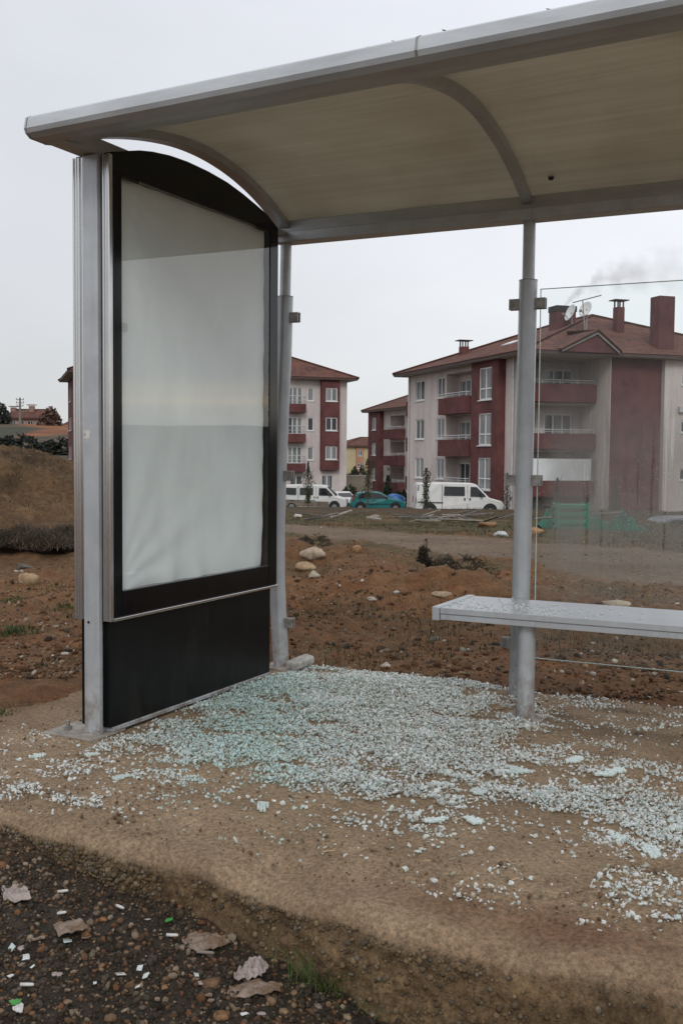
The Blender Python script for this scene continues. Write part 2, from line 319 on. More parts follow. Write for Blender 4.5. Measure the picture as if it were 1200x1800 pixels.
# tint: soil red-brown, olive on the mound, grass by the road, dusty road
def soil_tint(x, y):
    t, s = st(x, y); px = t/np.maximum(s, .5)*F
    n1 = fbm(x, y, .7, 4); n2 = fbm(x+9, y+5, 3.1, 4)
    base = np.stack([.175+.06*n1, .095+.028*n1, .046+.012*n1], -1)
    red = sstep(.05, .35, n2)[..., None]; base = base*(1-.5*red)+np.array([.20, .082, .034])*.5*red
    gr = sstep(.12, .38, fbm(x+3, y+60, .9, 5))*sstep(5, 9, s)*sstep(60, 40, s)*.45
    ms = np.exp(-(((t+7.2)/3.6)**4))*np.exp(-((s-20)/8.0)**2)
    rm = road_mask(t, s)
    gr = np.maximum(gr, sstep(13, 17, s)*sstep(-.1, .25, fbm(x, y, .6, 4))*(s > 14)*.8)
    ne_ = 12.4+(3.0-t)*12.7/4.1; gr = np.maximum(gr, np.exp(-((s-ne_+1.6)/1.4)**2)*sstep(-.25, .15, fbm(x+5, y, 1.1, 4))*.8)
    beyond = (s > 18+(5.6-t)*14/7.2)*1.0
    gr = np.clip(np.maximum(gr, beyond*sstep(-.35, .1, fbm(x+7, y, .35, 5))*.9), 0, 1)*(1-rm)*(1-ms)
    gcol = np.array([.088, .080, .040])*(1+.35*n2[..., None])
    c = base*(1-gr[..., None])+gcol*gr[..., None]
    mc = np.array([.118, .074, .037])*(1+.5*n1[..., None]+.55*n2[..., None]); dkp = sstep(.1, .3, fbm(x+2, y+8, 1.4, 4))[..., None]; mc = mc*(1-.5*dkp); c = c*(1-ms[..., None])+mc*ms[..., None]
    rc = np.array([.188, .138, .098])*(1+.28*n1[..., None]+.15*fbm(x, y, 1.5, 3)[..., None]); c = c*(1-rm[..., None])+rc*rm[..., None]
    bk = np.exp(-((s-(56-.25*t))/4.5)**2)*sstep(-16, -10, t); c = c*(1-.75*bk[..., None])+np.array([.062, .046, .032])*.75*bk[..., None]
    far = sstep(70, 110, s)*sstep(-260, -400, px)
    hc = np.where((fbm(t, s, .05, 3)[..., None] > -.05), np.array([.060, .066, .045]), np.array([.11, .085, .06]))
    om = (sstep(-575, -525, px+60*fbm(t, s, .08, 3))*sstep(168, 192, s+40*fbm(t, s, .05, 4)))[..., None]; hc = hc*(1-om)+np.array([.26, .11, .055])*(1+.5*fbm(t, s, .12, 4)[..., None])*om
    pl = (sstep(58, 75, s)*(1-far))[..., None]; c = c*(1-pl)+np.array([.075, .068, .046])*(1+.25*fbm(x, y, .08, 3)[..., None])*pl
    c = c*(1-far[..., None])+hc*far[..., None]
    fr = sstep(250, 500, np.hypot(t, s))[..., None]; c = c*(1-fr)+np.array([.07, .078, .07])*fr
    return np.clip(c, .005, 1)
M_soil = mat('earth', (1.15, 1.13, 1.1), .92, 0, .3, 9, .9, 26, col2=(.55, .53, .5), attr='tint', spec=.2, bdist=.04, speck=(55, .6, 1.4))
g = raw('ground', np.stack([GX, GY, GZ], -1).reshape(-1, 3), Fq, M_soil, soil_tint(GX, GY).reshape(-1, 3), smooth=True); tag(g, kind='structure')

# concrete pad under the shelter, dusted with soil
M_pad = mat('dusty concrete', (.225, .160, .108), .9, 0, .2, 3.2, .5, 55, col2=(.125, .082, .050), thr=(.30, .66), spec=.25, bdist=.006, detail=9)
def pad_face_mat(t):
    pass
xs = np.concatenate([np.arange(PADX0, .0, .025), np.arange(.0, 3.0, .009), np.arange(3.0, PADX1, .03)])
prof = [(PADY1, -.55), (PADY1, -.2)] + [(PADY1-.002, -.05), (PADY1-.01, -.01)] + [(y, 0) for y in np.concatenate([np.arange(PADY1-.05, -1.9, -.022), np.arange(-1.9, PADY0+.065, -.010)])]
prof += [(PADY0+.06*(1-math.sin(a)), -.06*(1-math.cos(a))) for a in np.linspace(0, math.pi/2, 11)] + [(PADY0-.0016*k, -.06-.009*k) for k in range(1, 46)]
pr = np.array(prof); PX, K = np.meshgrid(xs, np.arange(len(prof)), indexing='ij'); PY = pr[K, 0].copy(); PZ = pr[K, 1].copy()
edge = sstep(PADY0+.35, PADY0+.02, PY)
face = sstep(-.01, -.12, PZ)*(PY < -2)
PY2 = PY+np.where(PY < -2, edge*(.09*sstep(1.1, .2, PX)-.07*sstep(1.1, 1.8, PX)), 0)+np.where(PY < -2, (.04*fbm(PX, PX*0, .9, 3)+.03*fbm(PX, PX*0+5, 4, 3))*edge, 0)+face*(.016*fbm(PX, PZ*1.0, 8, 3)+.014*fbm(PX, PZ, 3, 2)+.016*fbm(PX, PZ, 26, 3)+.010*np.abs(fbm(PX, PZ, 50, 2)))
PZ2 = PZ+.008*fbm(PX, PY, 2.2, 3)+.004*fbm(PX, PY, 11, 3)+.0022*fbm(PX, PY, 38, 2)+edge*(1-face)*(-.035*np.clip(.2+fbm(PX, PY, 3.0, 4), 0, 1)-.015)
idx = np.arange(PX.size).reshape(PX.shape); Fp = np.stack([idx[:-1, :-1], idx[:-1, 1:], idx[1:, 1:], idx[1:, :-1]], -1).reshape(-1, 4)
dk = fbm(PX, PY, 1.3, 4)
tintp = np.ones(PX.shape+(3,))*(1+.18*dk[..., None])
wet = sstep(.02, .3, fbm(PX*1.0, PY*2.2+31, 1.6, 4))*.42*sstep(-.9, -.3, PY)*(PX > 1.5)
tintp *= (1-wet)[..., None]
lip = np.exp(-((PY2-(PADY0+.05))/.10)**2)*sstep(-.25, .3, fbm(PX, PY*0, 1.8, 4))
tintp = tintp*(1-.45*lip[..., None]*np.array([.7, 1, 1.1]))
fc = sstep(-.02, -.10, PZ)*(PY < -2)
agg = sstep(.0, .3, fbm(PX+3, PZ*1.6+7, 1.9, 4))*sstep(2.6, 1.4, PX); tf = (np.array([.54, .50, .42])*(1-agg[..., None])+np.array([.33, .31, .27])*agg[..., None])*(1+.45*fbm(PX, PZ*1.5, 4.5, 4)[..., None]+.45*fbm(PX, PZ, 19, 3)[..., None]); tintp = tintp*(1-fc[..., None])+tf*fc[..., None]; lf_ = sstep(-.15, -.6, PX+.2*fbm(PX, PY, 3, 3))[..., None]; tintp = tintp*(1-lf_*.6)+np.array([.62, .50, .40])*lf_*.6
M_padm = mat('dusty concrete tinted', (.315, .230, .148), .9, 0, .2, 5, 1.0, 60, col2=(.205, .140, .086), thr=(.30, .70), spec=.25, bdist=.008, detail=9, attr='tint', speck=(70, .50, 1.45))
pad = raw('concrete_pavement', np.stack([PX, PY2, PZ2], -1).reshape(-1, 3), Fp, M_padm, np.clip(tintp, .1, 2).reshape(-1, 3), smooth=True); tag(pad, kind='structure')

# gravelly roadside below the pad
def vz(x, y, detail=True):
    z = np.interp(x, [-1.5, .3, 1.0, 1.54, 1.75, 2.6], [-.05, -.115, -.165, -.25, -.275, -.40])+.02*sstep(-2.9, -2.35, y)-.02*np.clip(-2.6-y, 0, 2)
    if detail: z = z+.030*fbm(x, y, 2.6, 4)+.014*fbm(x, y, 14, 3)
    return z
vx = np.concatenate([np.arange(-4, -.2, .12), np.arange(-.2, 3.2, .012), np.arange(3.2, 8, .12)]); vy = np.concatenate([np.arange(-7, -3.6, .12), np.arange(-3.6, -2.18, .012)])
VX, VY = np.meshgrid(vx, vy, indexing='ij'); VZ = vz(VX, VY)
idx = np.arange(VX.size).reshape(VX.shape); Fv = np.stack([idx[:-1, :-1], idx[1:, :-1], idx[1:, 1:], idx[:-1, 1:]], -1).reshape(-1, 4)
n1 = fbm(VX, VY, 2.4, 4); brown = sstep(-.05, .35, n1)[..., None]
tv = np.array([.042, .032, .022])*(1-brown)+np.array([.095, .060, .032])*brown
edgeb = sstep(-2.5, -2.3, VY)[..., None]*.5; tv = tv*(1-edgeb)+np.array([.085, .058, .036])*edgeb
M_verge = mat('wet grit', (1.25, 1.22, 1.2), .6, 0, .3, 30, 1.0, 60, col2=(.4, .4, .4), attr='tint', spec=.25, bdist=.015, speck=(240, .45, 1.6))
vg = raw('road_shoulder', np.stack([VX, VY, VZ], -1).reshape(-1, 3), Fv, M_verge, np.clip(tv*(1+.3*fbm(VX, VY, 9, 3)[..., None]), .01, 1).reshape(-1, 3), smooth=True); tag(vg, kind='structure')

# ------------------------------------------------------------------ scatter helpers
_ico = bmesh.new(); bmesh.ops.create_icosphere(_ico, subdivisions=1, radius=1); ICOV = np.array([v.co[:] for v in _ico.verts]); ICOF = np.array([[v.index for v in f.verts] for f in _ico.faces]); _ico.free()
_ico = bmesh.new(); bmesh.ops.create_icosphere(_ico, subdivisions=3, radius=1); ICO3V = np.array([v.co[:] for v in _ico.verts]); ICO3F = np.array([[v.index for v in f.verts] for f in _ico.faces]); _ico.free()
BOXV = np.array([[x, y, z] for z in (-1, 1) for x, y in ((-1, -1), (1, -1), (1, 1), (-1, 1))], float); BOXF = np.array([(0, 3, 2, 1), (4, 5, 6, 7), (0, 1, 5, 4), (1, 2, 6, 5), (2, 3, 7, 6), (3, 0, 4, 7)])
def rots(n, flat=1.0):
    q = rng.normal(size=(n, 4)); q[:, 1:3] *= flat; q /= np.linalg.norm(q, axis=1)[:, None]; a, b, c, d = q.T
    return np.stack([1-2*(c*c+d*d), 2*(b*c-a*d), 2*(b*d+a*c), 2*(b*c+a*d), 1-2*(b*b+d*d), 2*(c*d-a*b), 2*(b*d-a*c), 2*(c*d+a*b), 1-2*(b*b+c*c)], -1).reshape(n, 3, 3)
def scatter(name, pos, size, m, tints, base='ico', jit=.25, flat=1.0, aspect=None):
    BV, BF = {'ico': (ICOV, ICOF), 'box': (BOXV*.6, BOXF)}[base]; n = len(pos); k = len(BV)
    L = BV[None]*(1+jit*rng.uniform(-1, 1, (n, k, 1)))+(jit*.4*rng.uniform(-1, 1, (n, k, 3)) if base == 'box' else 0)
    if aspect is not None: L = L*aspect[:, None, :]
    V = np.einsum('nij,nkj->nki', rots(n, flat), L)*size[:, None, None]+pos[:, None, :]
    Fs = (BF[None]+(np.arange(n)*k)[:, None, None]).reshape(-1, BF.shape[1])
    return raw(name, V.reshape(-1, 3), Fs, m, np.repeat(tints, k, axis=0))
M_stone = mat('field stone', (1.15, 1.13, 1.1), .88, 0, .2, 14, .7, 45, col2=(.55, .52, .5), attr='tint', spec=.25, speck=(90, .75, 1.2))
def stone_tints(n):
    pal = np.array([(.17, .10, .055), (.27, .18, .11), (.14, .115, .09), (.32, .26, .19), (.20, .10, .05), (.08, .065, .05)])
    return pal[rng.integers(0, len(pal), n)]*rng.uniform(.6, 1.2, (n, 1))
# roadside gravel
n = 120000; x = rng.uniform(-2.6, 3.1, n); y = rng.uniform(-3.55, -2.26, n)
keep = rng.random(n) < np.clip(.75-.5*sstep(-2.5, -2.25, y)+.6*fbm(x, y, 2.4, 3), .06, 1); x = x[keep]; y = y[keep]; n = len(x)
sz = np.clip(rng.lognormal(math.log(.0038), .55, n), .0016, .014); tg = stone_tints(n); tg *= .95; dkk = rng.random(n) < .45; tg[dkk] = np.array([.060, .046, .032])*rng.uniform(.5, 1.6, (dkk.sum(), 1))
gv = scatter('gravel', np.stack([x, y, vz(x, y)+sz*.25], -1), sz, M_stone, tg, aspect=np.stack([rng.uniform(.8, 1.3, n), rng.uniform(.7, 1.1, n), rng.uniform(.5, .9, n)], -1), flat=.3)
tag(gv, 'small mixed brown and grey gravel strewn over the wet roadside', kind='stuff')
# small stones and clods on the open ground
n = 60000; s_ = 5.0+rng.random(n)**1.8*26; t_ = (rng.uniform(-640, 640, n))/F*s_; x = CAM[0]+t_*RT[0]+s_*FH[0]; y = CAM[1]+t_*RT[1]+s_*FH[1]
keep = ~((x > PADX0+.3) & (x < PADX1) & (y < PADY1)) & ((rng.random(n) < (1-.8*road_mask(t_, s_)))) & (rng.random(n) < np.clip(.45+.9*fbm(x, y, .8, 3), .05, 1)) & (y > -2.2)
x = x[keep]; y = y[keep]; s_ = s_[keep]; n = len(x); sz = np.clip(rng.lognormal(math.log(.0058), .6, n), .0025, .030)
tg = stone_tints(n)*.7; rd = rng.random(n) < .55; tg[rd] = np.array([.16, .085, .045])*rng.uniform(.6, 1.3, (rd.sum(), 1)); lt = rng.random(n) < .06; tg[lt] = np.array([.52, .48, .42])*rng.uniform(.5, 1.1, (lt.sum(), 1)); lo_ = rng.random(n) < .06; tg[lo_] = np.array([.32, .22, .14])*rng.uniform(.6, 1.1, (lo_.sum(), 1))
rb = scatter('rubble', np.stack([x, y, gz(x, y)+sz*.3], -1), sz, M_stone, tg, aspect=np.stack([rng.uniform(.9, 1.5, n), rng.uniform(.7, 1.1, n), rng.uniform(.45, .9, n)], -1), flat=.3)
tag(rb, 'scattered pebbles clods and rubble bits on the bare earth', kind='stuff')

def fgz(x, y): return float(gz(np.array([x]), np.array([y]))[0])
def hit(px, py, surf=fgz):      # where a sight line meets the terrain
    d = ray(px, py); d = d/(d@FH); lo = None
    for s in np.concatenate([np.arange(4.2, 16, .04), np.arange(16, 120, .25)]):
        p = CAM+d*s
        if p[2] <= surf(p[0], p[1]): return np.array([p[0], p[1], surf(p[0], p[1])]), s
    return CAM+d*60, 60
def grain(name, loc, size, aspect, tint, label, cat, group=None, seed=0, rough=.22, mat_=None):
    o = mnoise; rr = np.random.default_rng(seed*13+5); nk = 13; nn = rr.normal(size=(nk, 3)); nn /= np.linalg.norm(nn, axis=1)[:, None]; hk = rr.uniform(.58, .95, nk); V = []
    for v in ICO3V:
        q = Vector(v); dts = nn@np.array(v); rr_ = min([1.0]+[hk[i]/dts[i] for i in range(nk) if dts[i] > .05])
        d = rr_*(1+rough*.55*o.noise(q*1.3+Vector((seed*7.1, 3.3*seed, 0)))+rough*.30*o.noise(q*3.7+Vector((seed, seed*5, 2)))+rough*.20*o.noise(q*9+Vector((seed, 0, 0))))
        V.append(np.array(v)*d*np.array(aspect)*size*1.12)
    b = raw(name, np.array(V), ICO3F, mat_ or M_stone, np.tile(np.array(tint), (len(V), 1)), smooth=True)
    b.location = (loc[0], loc[1], loc[2]+size*aspect[2]*.30); b.rotation_euler = (random.uniform(-.1, .1), random.uniform(-.1, .1), YAW+random.uniform(-.3, .3))
    return tag(b, label, cat, group)
n = 14000; x = rng.uniform(-.7, 3.0, n); y = rng.uniform(-2.30, .05, n); keep = rng.random(n) < np.clip(.12+.9*fbm(x, y, 2.2, 4)+.8*sstep(-1.95, -2.25, y), .03, 1); x, y = x[keep], y[keep]; n = len(x); sz = np.clip(rng.lognormal(math.log(.0024), .55, n), .0011, .009)
pg = scatter('grit', np.stack([x, y, .004+sz*.2-.02*sstep(-2.12, -2.3, y)], -1), sz, M_stone, (stone_tints(n)*.45+np.array([.12, .085, .052])), aspect=np.stack([rng.uniform(.8, 1.4, n), rng.uniform(.7, 1.1, n), rng.uniform(.5, .9, n)], -1), flat=.3); tag(pg, 'fine brown grit and crumbs of soil on the pad', kind='stuff')
nv = np.stack([PX, PY2, PZ2], -1).reshape(-1, 3); pool = nv[(fc.reshape(-1) > .45) & (nv[:, 0] > .05) & (nv[:, 0] < 3.0)]; q = pool[rng.integers(0, len(pool), 30000)]
q = q[rng.random(len(q)) < np.clip(.20+1.5*np.clip(fbm(q[:, 0]+3, q[:, 2]*1.6+7, 1.9, 4)+.1, 0, 1)+.5*fbm(q[:, 0], q[:, 2]*2, 6, 3), .04, 1)*(1-.6*sstep(1.5, 2.1, q[:, 0]))]; q = q+rng.uniform(-1, 1, q.shape)*np.array([.008, .0, .008])+np.array([0, -.0015, 0]); n = len(q); sz = np.clip(rng.lognormal(math.log(.0033), .5, n), .0015, .0100)
tg = np.array([.190, .138, .082])*rng.uniform(.55, 1.4, (n, 1)); gy = rng.random(n) < .25; tg[gy] = np.array([.17, .145, .11])*rng.uniform(.5, 1.5, (gy.sum(), 1))
ag = scatter('aggregate', q, sz, M_stone, tg, flat=1.0); tag(ag, 'small stones bedded in the eroded front face of the pad', kind='stuff')
# ------------------------------------------------------------------ bus shelter
sh = thing('bus_shelter', 'grey metal bus shelter with black framed display case and curved roof', 'bus shelter', (0, 0, 0))
XM = 1.265; LEN = 2.60
def dz(x, y): return .022*x*min(1.0, max(0.0, -y/.8))
ARC = [(.02, 2.272), (-.06, 2.300), (-.16, 2.345), (-.28, 2.388), (-.40, 2.420), (-.52, 2.443), (-.66, 2.459), (-.80, 2.464), (-.95, 2.457), (-1.10, 2.437), (-1.25, 2.408), (-1.40, 2.370), (-1.55, 2.325), (-1.70, 2.296)]
# fine arc
def arc_fine():
    a = np.array(ARC); out = []
    for i in range(len(a)-1):
        p0 = a[max(i-1, 0)]; p1 = a[i]; p2 = a[i+1]; p3 = a[min(i+2, len(a)-1)]
        for q in np.linspace(0, 1, 4, endpoint=False):
            out.append(.5*((2*p1)+(-p0+p2)*q+(2*p0-5*p1+4*p2-p3)*q*q+(-p0+3*p1-3*p2+p3)*q**3))
    out.append(a[-1]); return out
AF = arc_fine()
m = MB(); xs_ = np.linspace(-.045, LEN+.06, 30); V = []
for x in xs_:
    for (y, z) in AF: V.append((x, y, z+dz(x, y)+.004))
k = len(AF); m.add(V, [(i*k+j, i*k+j+1, (i+1)*k+j+1, (i+1)*k+j) for i in range(len(xs_)-1) for j in range(k-1)])
rs = m.build('roof_panel', M_sheet, sh, smooth=True); md = rs.modifiers.new('t', 'SOLIDIFY'); md.thickness = .008; md.offset = 1
def rib(x0, x1, label=None):
    m = MB(); V = []; Fs = []; th = .037
    pts = [p for p in AF if p[0] > -1.68]
    for i, (y, z) in enumerate(pts):
        j0 = pts[max(i-1, 0)]; j1 = pts[min(i+1, len(pts)-1)]; tx = np.array([j1[0]-j0[0], j1[1]-j0[1]]); tx /= np.linalg.norm(tx); nn = np.array([-tx[1], tx[0]]); 
        if nn[1] > 0: nn = -nn
        for x in (x0, x1):
            V.append((x, y, z+dz(x, y)-.001)); V.append((x, y+nn[0]*th, z+nn[1]*th+dz(x, y)-.001))
    n_ = len(pts)
    for i in range(n_-1):
        a = 4*i; b = 4*(i+1); Fs += [(a, b, b+2, a+2), (a+1, a+3, b+3, b+1), (a, a+1, b+1, b), (a+2, b+2, b+3, a+3)]
    Fs += [(0, 2, 3, 1), (4*n_-4, 4*n_-3, 4*n_-1, 4*n_-2)]
    m.add(V, Fs); return m.build('rib', M_alu, sh, bevel=.004)
rib(-.035, .030); rib(XM-.023, XM+.023); rib(LEN-.07, LEN)
# front edge beam (extruded profile)
prof_f = [(-1.735, 2.318), (-1.772, 2.3175), (-1.793, 2.306), (-1.802, 2.266), (-1.795, 2.250), (-1.772, 2.236), (-1.700, 2.236), (-1.695, 2.243), (-1.600, 2.256), (-1.600, 2.276), (-1.68, 2.290)]
def sweep(name, prof, xlist, mat_, parent, jit=0, off=None, **kw):
    m = MB(); V = []; k = len(prof)
    for x in xlist:
        for (y, z) in prof: V.append((x, y, z+dz(x, y)))
    Fs = [(i*k+j, i*k+(j+1) % k, (i+1)*k+(j+1) % k, (i+1)*k+j) for i in range(len(xlist)-1) for j in range(k)]
    Fs += [tuple(range(k))[::-1], tuple((len(xlist)-1)*k+j for j in range(k))]
    m.add(V, Fs); return m.build(name, mat_, parent, **kw)
fb = sweep('front_beam', prof_f, [-.048, LEN+.07], M_aluw, sh, bevel=.003)
m = MB(); ys_ = -1.30; m.tube([(1.62, ys_, 2.396+dz(1.62, ys_)), (2.5, ys_, 2.396+dz(2.5, ys_))], .0022, 6); m.build('roof_seam', mat('pale sealant', (.62, .60, .55), .6), rs)
m = MB(); yk = -.12; m.tube([(1.40, yk, 2.330), (1.40, yk, 2.318)], [.014, .010], 10); m.build('screw', M_dark, rs)
# gutter joint cover and worn lip on the front beam
j = sweep('joint_strip', [(-1.737, 2.3205), (-1.773, 2.3195), (-1.7945, 2.307), (-1.804, 2.266), (-1.7965, 2.249)], [1.455, 1.462], M_steel, fb)
sweep('roof_trim', [(-1.745, 2.319), (-1.745, 2.3245), (-1.60, 2.345), (-1.60, 2.339)], [.0, LEN+.07], M_dark, sh)
sweep('end_cap', [(y-.002 if y < -1.7 else y+.001, z) for y, z in prof_f[:7]]+[(-1.70, 2.234), (-1.60, 2.254), (-1.6, 2.278), (-1.68, 2.292)], [-.056, -.049], M_alu, fb)
# rear beam
m = MB(); m.box(-.045, LEN, -.052, .045, 2.172, 2.224); rbm = m.build('rear_beam', M_alu, sh, bevel=.004)
m = MB(); m.box(-.043, LEN, -.022, .043, 2.2245, 2.284); m.build('rear_gutter', M_aluw, sh, bevel=.004)
# arm from the front post to the front beam
m = MB(); m.box(-.050, .034, -1.755, -1.30, 2.2365, 2.300); m.build('roof_arm', M_alu, sh, bevel=.004)
m = MB(); m.box(-.03, .03, -1.30, -.05, 2.205, 2.225); m.build('top_rail', M_alu, sh, bevel=.003)
# front post
m = MB(); m.box(-.024, .049, -1.53, -1.506, .008, 2.2355); m.box(-.024, .034, -1.5055, -1.455, .008, 2.2355); fp = m.build('front_post', M_alu, sh, bevel=.004)
m = MB(); m.box(-.175, .075, -1.60, -1.40, 0.001, .010); m.build('base_plate', M_plate, fp, bevel=.002)
m = MB(); m.tube([(-.115, -1.52, .010), (-.115, -1.52, .024)], .017, 6); m.tube([(-.115, -1.52, .024), (-.115, -1.52, .045)], .008, 10); m.build('bolt', M_steel, fp)
m = MB(); m.tube([(.0, -1.5308, .448), (.0, -1.5335, .448)], .005, 10); m.build('screw', M_dark, fp)
m = MB()                                                     # torn sticker rest on the post
m.add([(-.018, -1.5312, 1.162), (.002, -1.5312, 1.158), (.013, -1.5312, 1.166), (.012, -1.5312, 1.188), (-.004, -1.5312, 1.194), (-.017, -1.5312, 1.187)], [(0, 1, 2, 3, 4, 5)])
m.build('sticker', mat('torn sticker', (.62, .60, .56), .8, 0, .5, 60, col2=(.1, .1, .1), thr=(.35, .45)), fp)
# side panel: inner and outer display case on the post line
def flat_poly(mb, poly, x0, x1): mb.prism(poly, x0, x1, lambda x, a, b: (x, a, b))
archt = [(-.235, 2.200), (-.34, 2.246), (-.443, 2.270), (-.56, 2.295), (-.688, 2.316), (-.84, 2.328), (-.996, 2.331), (-1.12, 2.325), (-1.233, 2.311), (-1.32, 2.294), (-1.397, 2.272), (-1.488, 2.246)]
def display(sgn, label):
    X = lambda v: sgn*v
    y0, y1, z0, z1 = -1.434, -.310, .565, 2.172
    m = MB()
    # frame ring split into four pieces that butt together
    flat_poly(m, [(-1.488, .463), (y0, .463), (y0, z1), (-1.488, z1)], X(.045), X(.090))
    flat_poly(m, [(y1, .463), (-.232, .463), (-.232, z1), (y1, z1)], X(.045), X(.090))
    flat_poly(m, [(y0, .463), (y1, .463), (y1, z0), (y0, z0)], X(.045), X(.090))
    flat_poly(m, [(-1.488, z1), (-.232, z1)]+archt, X(.045), X(.090))
    c = m.build('display_case', M_black, sh, bevel=.003)
    # poster, wrinkled cloth
    ny, nz_ = 70, 100; YY, ZZ = np.meshgrid(np.linspace(y0-.01, y1-.012, ny), np.linspace(z0-.01, z1+.008, nz_)); u = (YY-y0)/(y1-y0); v = (ZZ-z0)/(z1-z0)
    w_ = .0028*np.sin((u*3.2-v*1.3)*9+2*fbm(u, v, 3, 3))*np.exp(-v*3.5)*np.exp(-u*1.2)+.0022*np.sin(u*42)*np.exp(-v*9)+.0030*np.sin(u*46+9*v)*np.exp(-(1-v)*9)*np.exp(-u*3)+.0045*fbm(u*2.2, v*.8, 2.5, 4)+.0030*np.sin((u*1.6+v*.5)*20+3*fbm(u, v, 2, 3))*np.exp(-v*5)+.003*np.sin(v*60)*np.exp(-(1-u)*30)*.4
    w_ += (.0022*np.exp(-((u*.9-v*2.2-.05)/.05)**2)-.0018*np.exp(-((u*.7-v*2.6-.02)/.05)**2))*np.exp(-u*4)
    w_ += .0017*np.sin(np.arctan2(v*1.43, u+.01)*17+2*fbm(u, v, 3, 3))*np.exp(-np.hypot(u, v*1.43)*2.6)+.0026*np.sin(np.arctan2((1-v)*1.43, u+.01)*22)*np.exp(-np.hypot(u, (1-v)*1.43)*5)
    ix = np.arange(ny*nz_).reshape(nz_, ny); Fq_ = np.stack([ix[:-1, :-1], ix[:-1, 1:], ix[1:, 1:], ix[1:, :-1]], -1).reshape(-1, 4)
    p = raw('poster', np.stack([sgn*(.060+1.9*np.clip(w_, -.006, .010)), YY, ZZ], -1).reshape(-1, 3), Fq_, M_poster, smooth=True, parent=c)
    m = MB(); flat_poly(m, [(y0, z0), (y1, z0), (y1, z1), (y0, z1)], X(.0865), X(.0866)); 
    gme = m; gme.f = gme.f[:1]; gme.build('glass_cover', M_glass, c)
    for (a, b) in ((y0+.002, y0+.11), (y1-.12, y1-.03)):     # gasket corner tabs
        m = MB(); m.box(*sorted((X(.084), X(.0875))), a, b, z1-.012, z1+.0); m.build('tab', M_dark, c)
    # chrome edge profile along the roadside edge, thin strip underneath
    m = MB()
    m.box(*sorted((X(.0505), X(.0885))), -1.506, -1.489, .452, 2.235); m.box(*sorted((X(.036), X(.050))), -1.504, -1.489, .4525, 2.2345)
    for (tx_, tr_) in ((.0575, .0045), (.0705, .0035), (.0845, .0055)): m.tube([(X(tx_), -1.5055, .4521), (X(tx_), -1.5055, 2.2349)], tr_, 12)
    m.build('edge_trim', M_chrome, c, smooth=True)
    m = MB(); m.box(*sorted((X(.050), X(.0945))), -1.488, -.228, .4505, .4625); m.build('bottom_trim', M_chrome, c, bevel=.002)
    return c
display(1, ''); display(-1, '')
m = MB(); m.box(.036, .070, -1.490, -.262, .030, .449); m.box(-.070, -.036, -1.490, -.262, .030, .449); kp = m.build('kick_panel', M_kick, sh, bevel=.003)
m = MB(); m.box(.034, .074, -1.475, -.262, .012, .0295); m.build('bottom_rail', M_alu, sh, bevel=.002)
m = MB(); m.box(-.034, .0345, -1.454, -.20, .05, 2.20); m.build('core_panel', M_dark, sh)
# rear poles; the one by the display case is visibly bent
def yline(pts): 
    out = []
    for px, py in pts:
        d = ray(px, py); q = (0-CAM[1])/d[1]; p = CAM+d*q; out.append((p[0], 0.0, p[2]))
    return out
def clamp(parent, x, z, sgn):
    m = MB(); a, b = sorted((x+sgn*.038, x+sgn*.085)); m.box(a, b, -.016, -.0065, z-.025, z+.025); m.box(a, b, .0065, .016, z-.025, z+.025); m.box(a, min(a+.012, b) if sgn > 0 else b, -.0064, .0064, z-.02, z+.02) if sgn > 0 else m.box(max(b-.012, a), b, -.0064, .0064, z-.02, z+.02)
    return m.build('clamp', M_steel, parent, bevel=.0015)
def pole(pts, zs=1.905, clamps=(), plate=True, base=0.0):
    pts = sorted(pts, key=lambda p: p[2]); pz = np.array([p[2] for p in pts]); pxx = np.array([p[0] for p in pts])
    fx = lambda z: float(np.interp(z, pz, pxx))
    zz = np.linspace(base, zs, 14); m = MB(); m.tube([(fx(z), 0, z) for z in zz], .0415, 28, cap=True)
    o = m.build('rear_pole', M_alu, sh, smooth=True)
    m = MB(); m.tube([(fx(zs), 0, zs-.002), (fx(2.17), 0, 2.1725)], .028, 24); m.build('upper_tube', M_aluw, o, smooth=True)
    m = MB(); m.tube([(fx(zs), 0, zs), (fx(zs), 0, zs+.004)], .0425, 28); m.build('collar', M_steel, o, smooth=True)
    if plate: m = MB(); m.box(fx(0)-.09, fx(0)+.09, -.09, .09, base-.012, base+.007); m.build('base_plate', M_plate, o, bevel=.002)
    for z, s in clamps: clamp(o, fx(z), z, s)
    return o
cz = (1.80, .995, .235)
pole(yline([(503, 420), (501, 520), (498.5, 620), (494, 720), (490, 820), (486.5, 940), (487.5, 1040), (494.5, 1172)]), clamps=[(z, 1) for z in cz], zs=1.905)
pole([(XM+.006, 0, 2.2), (XM+.005, 0, 1.9), (XM-.002, 0, .6), (XM-.012, 0, 0)], clamps=[(z, s) for z in cz for s in (1, -1)], base=-.012)
pole([(2*XM+.003, 0, 2.2), (2*XM, 0, 0)], clamps=[(z, -1) for z in cz], base=-.012)
# rear glass pane, misted
m = MB(); gx0, gx1, gz0, gz1 = 1.331, 2.475, .175, 1.8626
m.add([(gx0, 0, gz0), (gx1, 0, gz0), (gx1, 0, gz1), (gx0, 0, gz1)], [(0, 1, 2, 3)]); gp = m.build('glass_pane', M_fog, sh)
m = MB()
m.box(gx0-.003, gx0, -.004, .004, gz0, gz1); m.box(gx1, gx1+.003, -.004, .004, gz0, gz1); m.box(gx0-.003, gx1+.003, -.004, .004, gz0-.003, gz0); m.box(gx0-.003, gx1+.003, -.004, .004, gz1, gz1+.003)
m.build('glass_edge', M_edge, gp)
